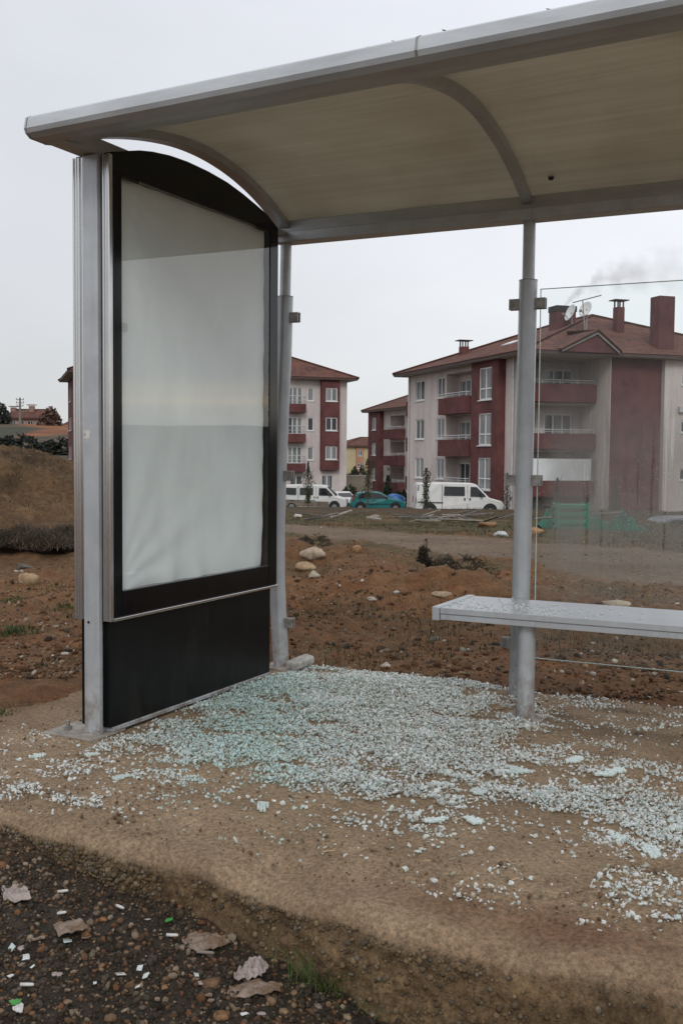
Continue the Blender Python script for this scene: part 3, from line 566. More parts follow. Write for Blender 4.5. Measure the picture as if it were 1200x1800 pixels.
# bench
bx, by = 1.0204, -.5038
be = thing('bench', 'pale grey aluminium bench with glass crumbs on its seat', 'bench', (bx+.4, -.28, 0))
bo = (bx+.4, -.28, 0)
m = MB(); m.box(bx+.034, 2.50, by+.004, -.054, .4245, .4505); seat = m.build('seat', M_bench, be, bevel=.003, off=bo)
m = MB(); m.box(bx+.036, 2.50, by, by+.0035, .426, .4515); m.box(bx+.036, 2.50, by+.006, by+.045, .399, .424); m.build('front_rail', M_alu, be, bevel=.002, off=bo)
m = MB(); m.box(bx+.036, 2.50, -.10, -.054, .399, .424); m.build('back_rail', M_alu, be, bevel=.002, off=bo)
m = MB(); m.box(bx, bx+.0335, by-.004, -.05, .396, .4545); m.build('end_cap', M_alu, be, bevel=.003, off=bo)
for lx in (1.419, 2.35):
    m = MB(); m.tube([(lx, -.4233, -.006), (lx, -.4233, .399)], .0365, 28); lg = m.build('leg', M_alu, be, smooth=True, off=bo)
    m = MB(); m.box(lx-.085, lx+.085, -.4233-.075, -.4233+.075, -.012, .005); m.build('base_plate', M_plate, lg, bevel=.002, off=bo)
# third seat support hidden behind: bracket to the rear pole
# ------------------------------------------------------------------ shattered safety glass
def crumb_mat(t):
    out = N(t, 'ShaderNodeOutputMaterial'); b = N(t, 'ShaderNodeBsdfPrincipled', i_Roughness=.13); an = N(t, 'ShaderNodeAttribute', attribute_name='tint')
    t.links.new(an.outputs['Color'], b.inputs['Base Color']); b.inputs['Transmission Weight'].default_value = .06; b.inputs['Specular IOR Level'].default_value = .9; b.inputs['IOR'].default_value = 1.5; b.inputs['Coat Weight'].default_value = .5
    tl = N(t, 'ShaderNodeBsdfTranslucent'); t.links.new(an.outputs['Color'], tl.inputs[0]); mx = N(t, 'ShaderNodeMixShader', i_0=.14); t.links.new(b.outputs[0], mx.inputs[1]); t.links.new(tl.outputs[0], mx.inputs[2])
    lw = N(t, 'ShaderNodeLayerWeight'); iv = N(t, 'ShaderNodeMath', operation='MULTIPLY_ADD'); iv.inputs[1].default_value = -.66; iv.inputs[2].default_value = .60; iv.use_clamp = True; t.links.new(lw.outputs['Facing'], iv.inputs[0])
    tp = N(t, 'ShaderNodeBsdfTransparent'); tp.inputs[0].default_value = (.90, .96, .94, 1); m2 = N(t, 'ShaderNodeMixShader'); t.links.new(iv.outputs[0], m2.inputs[0]); t.links.new(mx.outputs[0], m2.inputs[1]); t.links.new(tp.outputs[0], m2.inputs[2]); t.links.new(m2.outputs[0], out.inputs[0])
M_crumb = node_mat('shattered glass', crumb_mat)
BL = [(620, 1255, 170, 52, 2.2), (520, 1212, 95, 26, 1.8), (790, 1290, 125, 38, 1.3), (440, 1272, 120, 32, .9), (690, 1205, 110, 22, 1.0), (820, 1372, 260, 34, .95), (1060, 1412, 150, 40, 1.0), (1160, 1462, 90, 50, .9),
      (300, 1312, 150, 34, .80), (170, 1352, 110, 34, .62), (60, 1382, 80, 28, .55), (735, 1455, 70, 26, .75), (820, 1470, 60, 18, .55), (500, 1350, 160, 30, .4), (640, 1400, 120, 30, .5), (870, 1560, 70, 25, .30), (1060, 1560, 60, 55, .38),
      (1185, 1560, 70, 80, .42), (700, 1350, 520, 150, .085), (1010, 1228, 140, 40, .12), (800, 1188, 90, 20, .45), (1120, 1300, 90, 40, .15), (180, 1405, 40, 8, .6), (440, 1430, 150, 30, .10)]
def dens(px, py):
    d = 0
    for cx, cy, sx, sy, a in BL: d = d+a*np.exp(-.5*(((px-cx)/sx)**2+((py-cy)/sy)**2))
    return d
def pxy(P):
    d = P-CAM; z = d@FW; return 600+F*(d@R2)/z, 900-F*(d@U2)/z
n = 620000; x = rng.uniform(-.75, 3.0, n); y = rng.uniform(-2.32, .30, n); P = np.stack([x, y, np.zeros(n)], -1); px, py = pxy(P)
cl_ = fbm(x, y*1.6, 5.5, 4); cl2 = fbm(x+30, y*2.2, 13, 3)
D = dens(px, py); core = sstep(.8, 1.6, D)
# drifts: broken into streaks away from the heap
hole = sstep(-.16, -.38, fbm(x+11, y*1.4+3, 3.6, 4)); Dm = D*np.clip(.30+2.1*(cl_+.60*cl2)+core*.75, 0.03, 1.6)*(1-.85*hole*(1-.8*core))
keep = (rng.random(n) < np.clip(Dm*.15, 0, .30)) & (px > -60) & (px < 1290) & ~((x < .085) & (y > -1.5) & (y < .03)) & (np.hypot(x-XM, y) > .05) & (np.hypot(x-1.419, y+.4233) > .045)
x = x[keep]; y = y[keep]; D = D[keep]; core = core[keep]; px = px[keep]; n = len(x)
hgt = core*rng.random(n)**1.3*.030*np.clip(.6+fbm(x, y, 4, 3), .1, 1.4)
sz = np.clip(rng.lognormal(math.log(.0042), .33, n), .0020, .0090)
zb = np.where(y > PADY1-.02, gz(x, y), .002)
teal = np.clip(rng.random(n)*.8+.75*np.exp(-((px-430)/150)**2)-.32, 0, 1)[:, None]
tint = np.clip((np.array([.97, .985, .96])*(1-teal)+np.array([.72, .93, .90])*teal)*rng.uniform(.72, 1.15, (n, 1)), 0, .99)
brn = rng.random(n) < .10; tint[brn] = tint[brn]*np.array([.72, .62, .50])
gc = scatter('glass_crumbs', np.stack([x, y, zb+hgt+sz*.35], -1), sz, M_crumb, tint, base='box', jit=.35, flat=.35, aspect=np.stack([rng.uniform(.8, 1.6, n), rng.uniform(.7, 1.3, n), rng.uniform(.35, .75, n)], -1))
tag(gc, 'heap of shattered pale green safety glass spread over the pad', kind='stuff')
print('crumbs', n)
# individually built pieces: bonded plates and the largest crumbs near the camera
pieces = []
for k in range(7):
    V = BOXV*.6*(1+rng.uniform(-.3, .3, (8, 1)))*np.array([1.2, .95, .7])*np.array([1, 1, 1]); V[:, :2] += rng.uniform(-.2, .2, (8, 2))
    me = bpy.data.meshes.new('glass_fragment'); me.from_pydata([tuple(v) for v in V], [], [tuple(f) for f in BOXF]); me.materials.append(M_crumb)
    at = me.color_attributes.new('tint', 'FLOAT_COLOR', 'POINT'); c = np.array(random.choice([(.93, .96, .94), (.84, .93, .90), (.88, .88, .83)])); at.data.foreach_set('color', np.tile(np.append(c, 1), 8).astype(np.float32)); pieces.append(me)
cnt = 0
while cnt < 210:
    px, py = random.uniform(-10, 1200), random.uniform(1330, 1660)
    if random.random() > dens(np.array([px]), np.array([py]))[0]*1.4+.01: continue
    P = onz(px, py, .003)
    if P[1] < PADY0+.16: continue
    o = bpy.data.objects.new('glass_fragment', pieces[cnt % 7]); sc.collection.objects.link(o); s0 = random.uniform(.0055, .0085); o.scale = (s0, s0, s0); o.location = (P[0], P[1], .003+s0*.4); o.rotation_euler = (random.uniform(-.5, .5), random.uniform(-.5, .5), random.uniform(0, 6))
    tag(o, 'loose clear cube of shattered glass lying on the dusty concrete pad', 'glass fragment', 'loose glass cubes on the pad'); cnt += 1
def plate_mesh(seed, w_, d_):
    random.seed(seed); nx, ny = max(2, int(w_/.009)), max(2, int(d_/.009)); m = MB(); cols = []
    for i in range(nx):
        for j in range(ny):
            if ((i-nx/2+.5)/(nx/2))**2+((j-ny/2+.5)/(ny/2))**2 > random.uniform(.5, 1.25): continue
            a = (i-nx/2)*.009+random.uniform(-.0012, .0012); b = (j-ny/2)*.009+random.uniform(-.0012, .0012); h = random.uniform(.005, .0075)
            m.box(a+.0004, a+.0082, b+.0004, b+.0082, random.uniform(0, .001), h)
    return m
for k in range(22):
    for _ in range(400):
        px, py = random.uniform(0, 1195), random.uniform(1300, 1500)
        if random.random() < dens(np.array([px]), np.array([py]))[0]*.9: break
    P = onz(px, py, .003); m = plate_mesh(100+k, random.uniform(.045, .11), random.uniform(.03, .06)); random.seed(900+k)
    if not m.v: continue
    o = m.build('glass_plate', M_crumb); at = o.data.color_attributes.new('tint', 'FLOAT_COLOR', 'POINT'); at.data.foreach_set('color', np.tile(np.array([.88, .96, .94, 1], np.float32), len(o.data.vertices)))
    o.location = (P[0], P[1], .004); o.rotation_euler = (0, 0, random.uniform(0, 6)); tag(o, 'flat patch of cracked glass cubes still holding together on the pad', 'glass plate', 'cracked glass patches on the pad')
# crumbs on the bench
n = 150; xx = np.clip(rng.normal(1.36, .20, n), 1.07, 2.3); yy = np.clip(rng.normal(-.36, .10, n), -.49, -.08); szb = rng.uniform(.0035, .0065, n)
bc = scatter('bench_crumbs', np.stack([xx, yy, .4515+szb*.4], -1), szb, M_crumb, np.tile(np.array([.86, .9, .88]), (n, 1)), base='box', flat=.3); tag(bc, 'sprinkle of clear glass crumbs lying on the bench seat', kind='stuff')
#PART2

# ------------------------------------------------------------------ apartment buildings
M_wall = mat('pale render', (.62, .55, .525), .9, 0, .11, .9, .25, 30, coord='Object', spec=.15, bdist=.01, stretch=(1, 1, .22), speck=(3.0, .93, 1.05))
M_red = mat('dark red render', (.142, .058, .056), .85, 0, .18, 1.0, .2, 30, spec=.2)
M_white = mat('white window frame', (.72, .73, .73), .5, 0, .04, 4)
M_rail = mat('pale railing', (.55, .55, .55), .45, .3, .1, 4)
M_soffit = mat('roof edge board', (.085, .052, .045), .7, 0, .15, 3)
M_soffw = mat('soffit plaster', (.50, .47, .44), .9, 0, .1, 2)
def pane_mat(name, c1, c2, sc_x):
    def f(t):
        out = N(t, 'ShaderNodeOutputMaterial'); b = N(t, 'ShaderNodeBsdfPrincipled', i_Roughness=.06); tcn = N(t, 'ShaderNodeTexCoord'); mpn = N(t, 'ShaderNodeMapping'); mpn.inputs['Scale'].default_value = (sc_x, sc_x, .15)
        t.links.new(tcn.outputs['Object'], mpn.inputs[0]); nz = N(t, 'ShaderNodeTexNoise', i_Scale=1.0, i_Detail=3.0); t.links.new(mpn.outputs[0], nz.inputs[0])
        rp = N(t, 'ShaderNodeValToRGB'); rp.color_ramp.elements[0].position = .38; rp.color_ramp.elements[0].color = (*c1, 1); rp.color_ramp.elements[1].position = .62; rp.color_ramp.elements[1].color = (*c2, 1)
        t.links.new(nz.outputs[0], rp.inputs[0]); t.links.new(rp.outputs[0], b.inputs['Base Color']); t.links.new(b.outputs[0], out.inputs[0])
    return node_mat(name, f)
M_pc = pane_mat('curtained pane', (.16, .17, .17), (.30, .31, .31), 6.0)
M_pd = pane_mat('dark pane', (.02, .023, .026), (.075, .08, .085), 2.5)
M_ps = pane_mat('half curtained pane', (.05, .055, .06), (.27, .28, .28), 2.2)
def tile_build(t):
    out = N(t, 'ShaderNodeOutputMaterial'); b = N(t, 'ShaderNodeBsdfPrincipled', i_Roughness=.85); b.inputs['Specular IOR Level'].default_value = .2
    tcn = N(t, 'ShaderNodeTexCoord'); sp = N(t, 'ShaderNodeSeparateXYZ'); t.links.new(tcn.outputs['Object'], sp.inputs[0])
    mz = N(t, 'ShaderNodeMath', operation='MULTIPLY'); mz.inputs[1].default_value = 6.2; t.links.new(sp.outputs[2], mz.inputs[0])
    frz = N(t, 'ShaderNodeMath', operation='FRACT'); t.links.new(mz.outputs[0], frz.inputs[0])
    n1 = N(t, 'ShaderNodeTexNoise', i_Scale=.5, i_Detail=6.0, i_Roughness=.7); t.links.new(tcn.outputs['Object'], n1.inputs[0])
    fl = N(t, 'ShaderNodeVectorMath', operation='MULTIPLY'); fl.inputs[1].default_value = (3.3, 3.3, 6.2); t.links.new(tcn.outputs['Object'], fl.inputs[0])
    f2 = N(t, 'ShaderNodeVectorMath', operation='FLOOR'); t.links.new(fl.outputs[0], f2.inputs[0])
    wn = N(t, 'ShaderNodeTexWhiteNoise'); t.links.new(f2.outputs[0], wn.inputs[0])
    ad = N(t, 'ShaderNodeMath', operation='MULTIPLY_ADD'); ad.inputs[1].default_value = .35; t.links.new(wn.outputs[0], ad.inputs[0]); t.links.new(n1.outputs[0], ad.inputs[2])
    rp = N(t, 'ShaderNodeValToRGB'); t.links.new(ad.outputs[0], rp.inputs[0]); e = rp.color_ramp.elements
    e[0].position = .38; e[0].color = (.070, .040, .034, 1); e[1].position = .85; e[1].color = (.165, .075, .056, 1)
    t.links.new(rp.outputs[0], b.inputs['Base Color'])
    bp = N(t, 'ShaderNodeBump', i_Strength=1.0, i_Distance=.12); t.links.new(frz.outputs[0], bp.inputs['Height']); t.links.new(bp.outputs[0], b.inputs['Normal']); t.links.new(b.outputs[0], out.inputs[0])
M_tile = node_mat('roof tiles', tile_build)

class Facade:
    """walls with real openings in the frame of one building; O, e, n are plan coordinates of the building"""
    def __init__(s, root): s.root = root; s.walls = {}
    def mb(s, m, key='wall'): return s.walls.setdefault((m.name, key), (MB(), m, key))[0]
    def wall(s, m, O, e, n, L, z0, z1, holes=(), d=0.0, depth=.16, key='wall'):
        b = s.mb(m, key); P = lambda a, dd, z: (O[0]+e[0]*a+n[0]*dd, O[1]+e[1]*a+n[1]*dd, z)
        A_ = sorted(set([0, L]+[h[0] for h in holes]+[h[1] for h in holes])); Z = sorted(set([z0, z1]+[h[2] for h in holes]+[h[3] for h in holes]))
        for i in range(len(A_)-1):
            for j in range(len(Z)-1):
                ca, cz_ = (A_[i]+A_[i+1])/2, (Z[j]+Z[j+1])/2
                if any(h[0] < ca < h[1] and h[2] < cz_ < h[3] for h in holes): continue
                b.add([P(A_[i], d, Z[j]), P(A_[i+1], d, Z[j]), P(A_[i+1], d, Z[j+1]), P(A_[i], d, Z[j+1])], [(0, 1, 2, 3)])
        for h in holes:
            a0, a1, y0, y1 = h[:4]; dp = h[4] if len(h) > 4 else depth
            for q in ([(a0, y0), (a0, y1)], [(a1, y0), (a1, y1)], [(a0, y0), (a1, y0)], [(a0, y1), (a1, y1)]):
                (pa, pz), (qa, qz) = q; b.add([P(pa, d, pz), P(qa, d, qz), P(qa, d-dp, qz), P(pa, d-dp, pz)], [(0, 1, 2, 3)])
    def window(s, O, e, n, a0, a1, z0, z1, cols=2, d=0.0, transom=None, pm=None, sill=True):
        fr = .085; m = MB(); d0, d1 = d-.13, d-.06
        m.obox(O, e, n, a0, a0+fr, d0, d1, z0, z1); m.obox(O, e, n, a1-fr, a1, d0, d1, z0, z1)
        m.obox(O, e, n, a0+fr, a1-fr, d0, d1, z0, z0+fr); m.obox(O, e, n, a0+fr, a1-fr, d0, d1, z1-fr, z1)
        for k in range(1, cols):
            c = a0+(a1-a0)*k/cols; m.obox(O, e, n, c-.055, c+.055, d0+.004, d1-.004, z0+fr, z1-fr)
        if transom is not None: m.obox(O, e, n, a0+fr, a1-fr, d0+.01, d1-.01, transom-.04, transom+.04)
        if sill: m.obox(O, e, n, a0-.06, a1+.06, d-.05, d+.07, z0-.07, z0-.003)
        w_ = m.build('window', M_white, s.root)
        g_ = MB(); P = lambda a, z: (O[0]+e[0]*a+n[0]*(d-.10), O[1]+e[1]*a+n[1]*(d-.10), z)
        g_.add([P(a0+.02, z0+.02), P(a1-.02, z0+.02), P(a1-.02, z1-.02), P(a0+.02, z1-.02)], [(0, 1, 2, 3)])
        g_.build('pane', pm or random.choice([M_pc, M_pc, M_ps, M_pd]), w_); return w_
    def balcony(s, O, e, n, a0, a1, z0, z1, out, m=None, d=0.0, bow=.12, rail=True, railh=.28):
        # parapet with slightly splayed ends standing out from the wall
        b = MB(); th = .12; poly = [(a0, d), (a0+bow, d+out), (a1-bow, d+out), (a1, d)]; inn = [(a0+th, d), (a0+bow+th, d+out-th), (a1-bow-th, d+out-th), (a1-th, d)]
        P = lambda a, dd, z: (O[0]+e[0]*a+n[0]*dd, O[1]+e[1]*a+n[1]*dd, z)
        V = [P(*p, z0) for p in poly]+[P(*p, z1) for p in poly]+[P(*p, z1) for p in inn]+[P(*p, z0+.15) for p in inn]
        Fs = [(0, 1, 2, 3)]+[(i, i+1, 5+i, 4+i) for i in range(3)]+[(4+i, 5+i, 9+i, 8+i) for i in range(3)]+[(8+i, 9+i, 13+i, 12+i) for i in range(3)]+[(12, 13, 14, 15)]
        b.add(V, Fs); o = b.build('balcony', m or M_red, s.root)
        if rail:
            r_ = MB(); zr = z1+railh; ring = [(a0+.06, d), (a0+bow+.06, d+out-.06), (a1-bow-.06, d+out-.06), (a1-.06, d)]
            r_.tube([P(*p, zr) for p in ring], .035, 6)
            r_.tube([P(*p, z1+railh*.45) for p in ring], .022, 6)
            k = max(2, int((a1-a0)/1.1))
            for i in range(k+1):
                a = a0+bow+.06+(a1-a0-2*bow-.12)*i/k; r_.tube([P(a, d+out-.06, z1), P(a, d+out-.06, zr)], .025, 6)
            r_.build('rail', M_rail, o)
        return o
    def finish(s):
        for k, (b, m, key) in s.walls.items(): b.build(key, m, s.root)
def hip(root, u0, u1, v0, v1, ze, zr, along='v', th=.22, inset=None, hipf=1.0, name='roof'):
    """tiled hip roof with edge boards"""
    b = MB(); wdt = (u1-u0) if along == 'v' else (v1-v0); h = wdt/2*hipf
    if along == 'v': r0, r1 = ((u0+u1)/2, v0+h, zr), ((u0+u1)/2, v1-h, zr)
    else: r0, r1 = (u0+h, (v0+v1)/2, zr), (u1-h, (v0+v1)/2, zr)
    c = [(u0, v0, ze), (u1, v0, ze), (u1, v1, ze), (u0, v1, ze)]
    # subdivide eaves for an uneven tile line
    b.add(c+[r0, r1], [(0, 1, 4), (1, 2, 5, 4), (2, 3, 5), (3, 0, 4, 5)] if along == 'v' else [(0, 1, 5, 4), (1, 2, 5), (2, 3, 4, 5), (3, 0, 4)])
    o = b.build(name, M_tile, root)
    f = MB(); e = .05
    for (x0, x1, y0, y1) in ((u0+e, u1-e, v0+e, v0+e+.06), (u0+e, u1-e, v1-e-.06, v1-e), (u0+e, u0+e+.06, v0+e+.06, v1-e-.06), (u1-e-.06, u1-e, v0+e+.06, v1-e-.06)): f.box(x0, x1, y0, y1, ze-th, ze-.004)
    f.build('eaves_board', M_soffit, o)
    g_ = MB(); g_.box(u0+.12, u1-.12, v0+.12, v1-.12, ze-th+.02, ze-th+.06); g_.build('soffit', M_soffw, o)
    # ridge and hip cap tiles as a row of rounded caps
    cp = MB()
    for a_, b_ in ((r0, r1), (c[0], r0), (c[1], r0 if along == 'v' else r1), (c[2], r1), (c[3], r1 if along == 'v' else r0)):
        a_ = np.array(a_); b_ = np.array(b_); L = np.linalg.norm(b_-a_); k = max(3, int(L/.42))
        for i in range(k):
            p = a_+(b_-a_)*i/k; q = a_+(b_-a_)*(i+1.08)/k; cp.tube([p+np.array([0, 0, .0]), q+np.array([0, 0, .03])], [.13, .10], 6)
    cp.build('ridge_cap', M_tile, o); return o
def capped_stack(root, x, y, z0, z1, w_=.62, cap=True):
    b = MB(); b.box(x-w_/2, x+w_/2, y-w_/2, y+w_/2, z0, z1); o = b.build('chimney', M_red, root, bevel=.02)
    if cap:
        c = MB()
        for dx in (-1, 1):
            for dy in (-1, 1): c.box(x+dx*w_*.36-.04, x+dx*w_*.36+.04, y+dy*w_*.36-.04, y+dy*w_*.36+.04, z1+.001, z1+.42)
        c.box(x-w_*.95, x+w_*.95, y-w_*.75, y+w_*.75, z1+.421, z1+.48); c.build('cap', M_soffit, o)
    return o
# shared plan directions: d3 runs right and a little away, d1 runs away to the left
D3 = RT*.952+FH*.307; D1 = -RT*.307+FH*.952; ANG = math.atan2(D3[1], D3[0])
EU, EV, NU, NV = (1, 0), (0, 1), (-1, 0), (0, -1)
S = 1.15
def zs_(z): return 1.1066+(z-1.1066)*S

# --- right building, corner behind the middle pole
K1 = W(9.3*S, 57*S, 0)
b1 = thing('apartment_building', 'pale apartment block with stacked red balconies and tiled hip roof, behind the misted pane', 'building', K1, 'apartment blocks with red bays', ANG)
f1 = Facade(b1); zb_, ze_ = -4.2, zs_(6.42); L1 = 15.7*S
rows = [zs_(6.0), zs_(3.46), zs_(.92)]; hw = 1.5
holes = []; wins = []
for zt in rows:
    for (v0, v1) in ((12.95*S, 14.45*S), (9.62*S, 10.85*S)): holes.append((v0, v1, zt-hw, zt)); wins.append((v0, v1, zt-hw, zt))
logs = []
for zt in rows:
    holes.append((5.45*S, 9.35*S, zt-2.55, zt+.12, .95)); logs.append((5.45*S, 9.35*S, zt-2.55, zt+.12))
O0 = (0, 0); f1.wall(M_wall, O0, EV, NU, L1, zb_, ze_, holes)
for h in wins: f1.window(O0, EV, NU, *h, cols=2)
for (a0, a1, z0, z1) in logs:
    bh = [(a1-2.75, a1-.35, z0+.16, z1-.42)]
    b = f1.mb(M_wall); A_ = a0-.02; B_ = a1+.02
    h = bh[0]
    for (p, q, r_, t_) in ((A_, h[0], z0-.02, z1+.02), (h[1], B_, z0-.02, z1+.02), (h[0], h[1], z0-.02, h[2]), (h[0], h[1], h[3], z1+.02)): b.add([(.95, p, r_), (.95, q, r_), (.95, q, t_), (.95, p, t_)], [(0, 1, 2, 3)])
    f1.window((.95, 0), EV, NU, *h, cols=3, d=.02, sill=False)
    f1.balcony(O0, EV, NU, a0-.35, a1+.15, z0-.22, z0+.93, .62)
# red bay standing out of the left face
v0, v1 = 1.28*S, 4.77*S; bo_ = .5; zb1 = zs_(-1.45)
bayw = [(v0+.95, v1-1.15, zs_(t)-2.08, zs_(t)) for t in (6.05, 3.5, 1.0)]
b = f1.mb(M_red, 'bay'); f1.wall(M_red, (-bo_, v0), EV, NU, v1-v0, zb1, ze_-.02, [(a-v0, c-v0, p, q) for a, c, p, q in bayw], key='bay')
for (a, c, p, q) in bayw: f1.window((-bo_, 0), EV, NU, a, c, p, q, cols=2, transom=p+.72, pm=M_pc)
for vv in (v0, v1): b.add([(-bo_, vv, zb1), (0, vv, zb1), (0, vv, ze_-.02), (-bo_, vv, ze_-.02)], [(0, 1, 2, 3)])
b.add([(-bo_, v0, zb1), (0, v0, zb1), (0, v1, zb1), (-bo_, v1, zb1)], [(0, 1, 2, 3)])
# front: balcony bay set back beside a jutting wing
UJ = 4.56*S; VJ = -1.9*S; UE = UJ+10.5*S; VE = L1
lz = [(zs_(6.35), zs_(4.03), zs_(4.99)), (zs_(3.9), zs_(1.5), zs_(2.33)), (zs_(1.35), zs_(-1.06), zs_(-.22)), (zs_(-1.15), -4.1, -3.2)]
holes = [(.35, UJ-.02, z0+.1, zt, 1.5) for zt, z0, z1 in lz]
f1.wall(M_wall, O0, EU, NV, UJ, zb_, ze_, holes)
for i, (zt, z0, z1) in enumerate(lz):
    b = f1.mb(M_wall); ww = [(.6, 2.15, z0+.2, zt-.5), (2.75, 4.75, z0+.2, zt-.5)]
    for (p, q, r_, t_) in ((.33, .6, z0, zt+.02), (2.15, 2.75, z0, zt+.02), (4.75, UJ, z0, zt+.02), (.6, 2.15, zt-.5, zt+.02), (2.75, 4.75, zt-.5, zt+.02), (.6, 2.15, z0, z0+.2), (2.75, 4.75, z0, z0+.2)):
        b.add([(p, 1.5, r_), (q, 1.5, r_), (q, 1.5, t_), (p, 1.5, t_)], [(0, 1, 2, 3)])
    for (a, c, p, q) in ww: f1.window((0, 1.5), EU, NV, a, c, p, q, cols=3, d=.02, sill=False, pm=random.choice([M_pc, M_ps]))
    if i < 3: f1.balcony(O0, EU, NV, .05, UJ-.06, z0, z1, .75, bow=.05, railh=.24)
# white laundry sheet / blind on the lower balcony
m = MB(); m.box(.5, 4.9, -.73, -.70, zs_(-.20), zs_(.98)); bl = m.build('awning', mat('white canvas', (.70, .71, .72), .8, 0, .06, 1.5), b1)
# little balconies at the far left end
b = f1.mb(M_wall); b.add([(0, VE, zb_), (UE, VE, zb_), (UE, VE, ze_), (0, VE, ze_)], [(0, 1, 2, 3)]); b.add([(UE, VJ, zb_), (UE, VE, zb_), (UE, VE, ze_), (UE, VJ, ze_)], [(0, 1, 2, 3)])
for (z0, z1) in ((zs_(3.75), zs_(4.75)), (zs_(1.35), zs_(2.3)), (zs_(-1.25), zs_(-.35))): f1.balcony((0, VE), EU, (0, 1), .25, 4.2, z0, z1, 1.35, bow=.05)
# jutting wing: pale flank, red recess, pale front
b = f1.mb(M_wall); b.add([(UJ, VJ, zb_), (UJ, 1.5, zb_), (UJ, 1.5, ze_), (UJ, VJ, ze_)], [(0, 1, 2, 3)])
UR = UJ+3.35*S; b2_ = f1.mb(M_red); b2_.add([(UJ+.03, VJ+.35, zb_), (UR, VJ+.35, zb_), (UR, VJ+.35, ze_), (UJ+.03, VJ+.35, ze_)], [(0, 1, 2, 3)])
b.add([(UJ, VJ, zb_), (UJ+.03, VJ, zb_), (UJ+.03, VJ, ze_), (UJ, VJ, ze_)], [(0, 1, 2, 3)]); b.add([(UR, VJ, zb_), (UR, VJ+.36, zb_), (UR, VJ+.36, ze_), (UR, VJ, ze_)], [(0, 1, 2, 3)])
small = [(1.25, 2.3, zs_(t)-.75, zs_(t)) for t in (5.7, 3.1, .5)]
f1.wall(M_wall, (UR, VJ), EU, NV, UE-UR, zb_, ze_, small)
for (a, c, p, q) in small: f1.window((UR, VJ), EU, NV, a, c, p, q, cols=2, pm=M_pd)
m = MB(); m.obox((UR, VJ), EU, NV, 1.0, 1.8, .02, .22, zs_(3.55), zs_(3.85)); m.build('vent_box', M_rail, b1)
# drain pipes
m = MB(); m.tube([(-.10, L1-.25, zb_), (-.10, L1-.25, ze_)], .06, 8); m.build('drainpipe', M_rail, b1)
m = MB(); m.tube([(-.10, .25, zb_), (-.10, .25, ze_)], .06, 8); m.build('drainpipe', M_rail, b1)
f1.finish()
OV = .85*S; zr1 = zs_(9.55)
rf = hip(b1, -OV, UE+OV, VJ-OV*.7, VE+OV, ze_+.18, zr1, 'v', hipf=.9)
# pediment over the balcony corner
m = MB(); ua, ub, um, vv = UJ-3.7, UJ-.1, UJ-1.5, VJ-OV*.7-.10
m.add([(ua, vv, ze_+.12), (ub, vv, ze_+.12), (um, vv, ze_+1.15), (ua, vv+3.4, ze_+.5), (ub, vv+3.4, ze_+.5), (um, vv+3.6, ze_+1.25)], [(0, 1, 2), (0, 2, 5, 3), (1, 4, 5, 2)]); gd = m.build('gable', M_red, b1)
m = MB()
for (a, zA), (c, zB) in (((ua-.15, ze_+.10), (um, ze_+1.22)), ((um, ze_+1.22), (ub+.15, ze_+.10))): m.add([(a, vv-.12, zA-.02), (c, vv-.12, zB-.02), (c, vv-.12, zB+.14), (a, vv-.12, zA+.14), (a, vv+.0, zA-.02), (c, vv+.0, zB-.02), (c, vv+.0, zB+.14), (a, vv+.0, zA+.14)], [(0, 1, 2, 3), (4, 5, 6, 7), (0, 1, 5, 4), (3, 2, 6, 7), (0, 3, 7, 4), (1, 2, 6, 5)])
m.build('gable_trim', mat('weathered trim board', (.30, .275, .26), .8, 0, .15, 2), gd)
m = MB()
for (a, zA), (c, zB) in (((ua-.25, ze_+.16), (um, ze_+1.38)), ((um, ze_+1.38), (ub+.25, ze_+.16))): m.add([(a, vv-.22, zA), (c, vv-.22, zB), (c, vv-.22, zB+.1), (a, vv-.22, zA+.1), (a, vv+3.6, zA+.3), (c, vv+3.6, zB), (c, vv+3.6, zB+.1), (a, vv+3.6, zA+.4)], [(0, 1, 2, 3), (4, 5, 6, 7), (0, 1, 5, 4), (3, 2, 6, 7), (0, 3, 7, 4), (1, 2, 6, 5)])
m.build('gable_roof', M_tile, gd)
def at_b1(px, py, s):          # point in this building's own frame
    p = P3(px, py, s)-K1; return p@D3, p@D1, p[2]
u, v, z = at_b1(815, 612, 79); capped_stack(b1, u, v, z-2.2, z+.1, .58)
u, v, z = at_b1(1087, 535, 70); capped_stack(b1, u, v, z-2.6, z-.2, .55)
u, v, z = at_b1(988, 540, 72); m = MB(); m.box(u-.72, u+.72, v-.55, v+.55, z-2.5, z); c = m.build('chimney', M_red, b1, bevel=.03); m = MB(); m.box(u-.76, u+.76, v-.59, v+.59, z-.35, z+.03); m.build('soot_rim', mat('sooty render', (.05, .035, .035), .9, 0, .4, 2), c); SMK = (u, v, z)
vt_ = VJ-OV*.7+1.5; hh_ = (UE+2*OV)/2*.9
for s_ in np.arange(55, 80, .1):
    u, v, z = at_b1(1164, 522, s_)
    if v >= vt_: break
zr_ = ze_+.18+(v-.5-(VJ-OV*.7))*(zr1-ze_-.18)/hh_
m = MB(); m.box(u-.57, u+.57, v-.5, v+.5, zr_-.15, z); m.build('chimney', M_red, b1, bevel=.03)
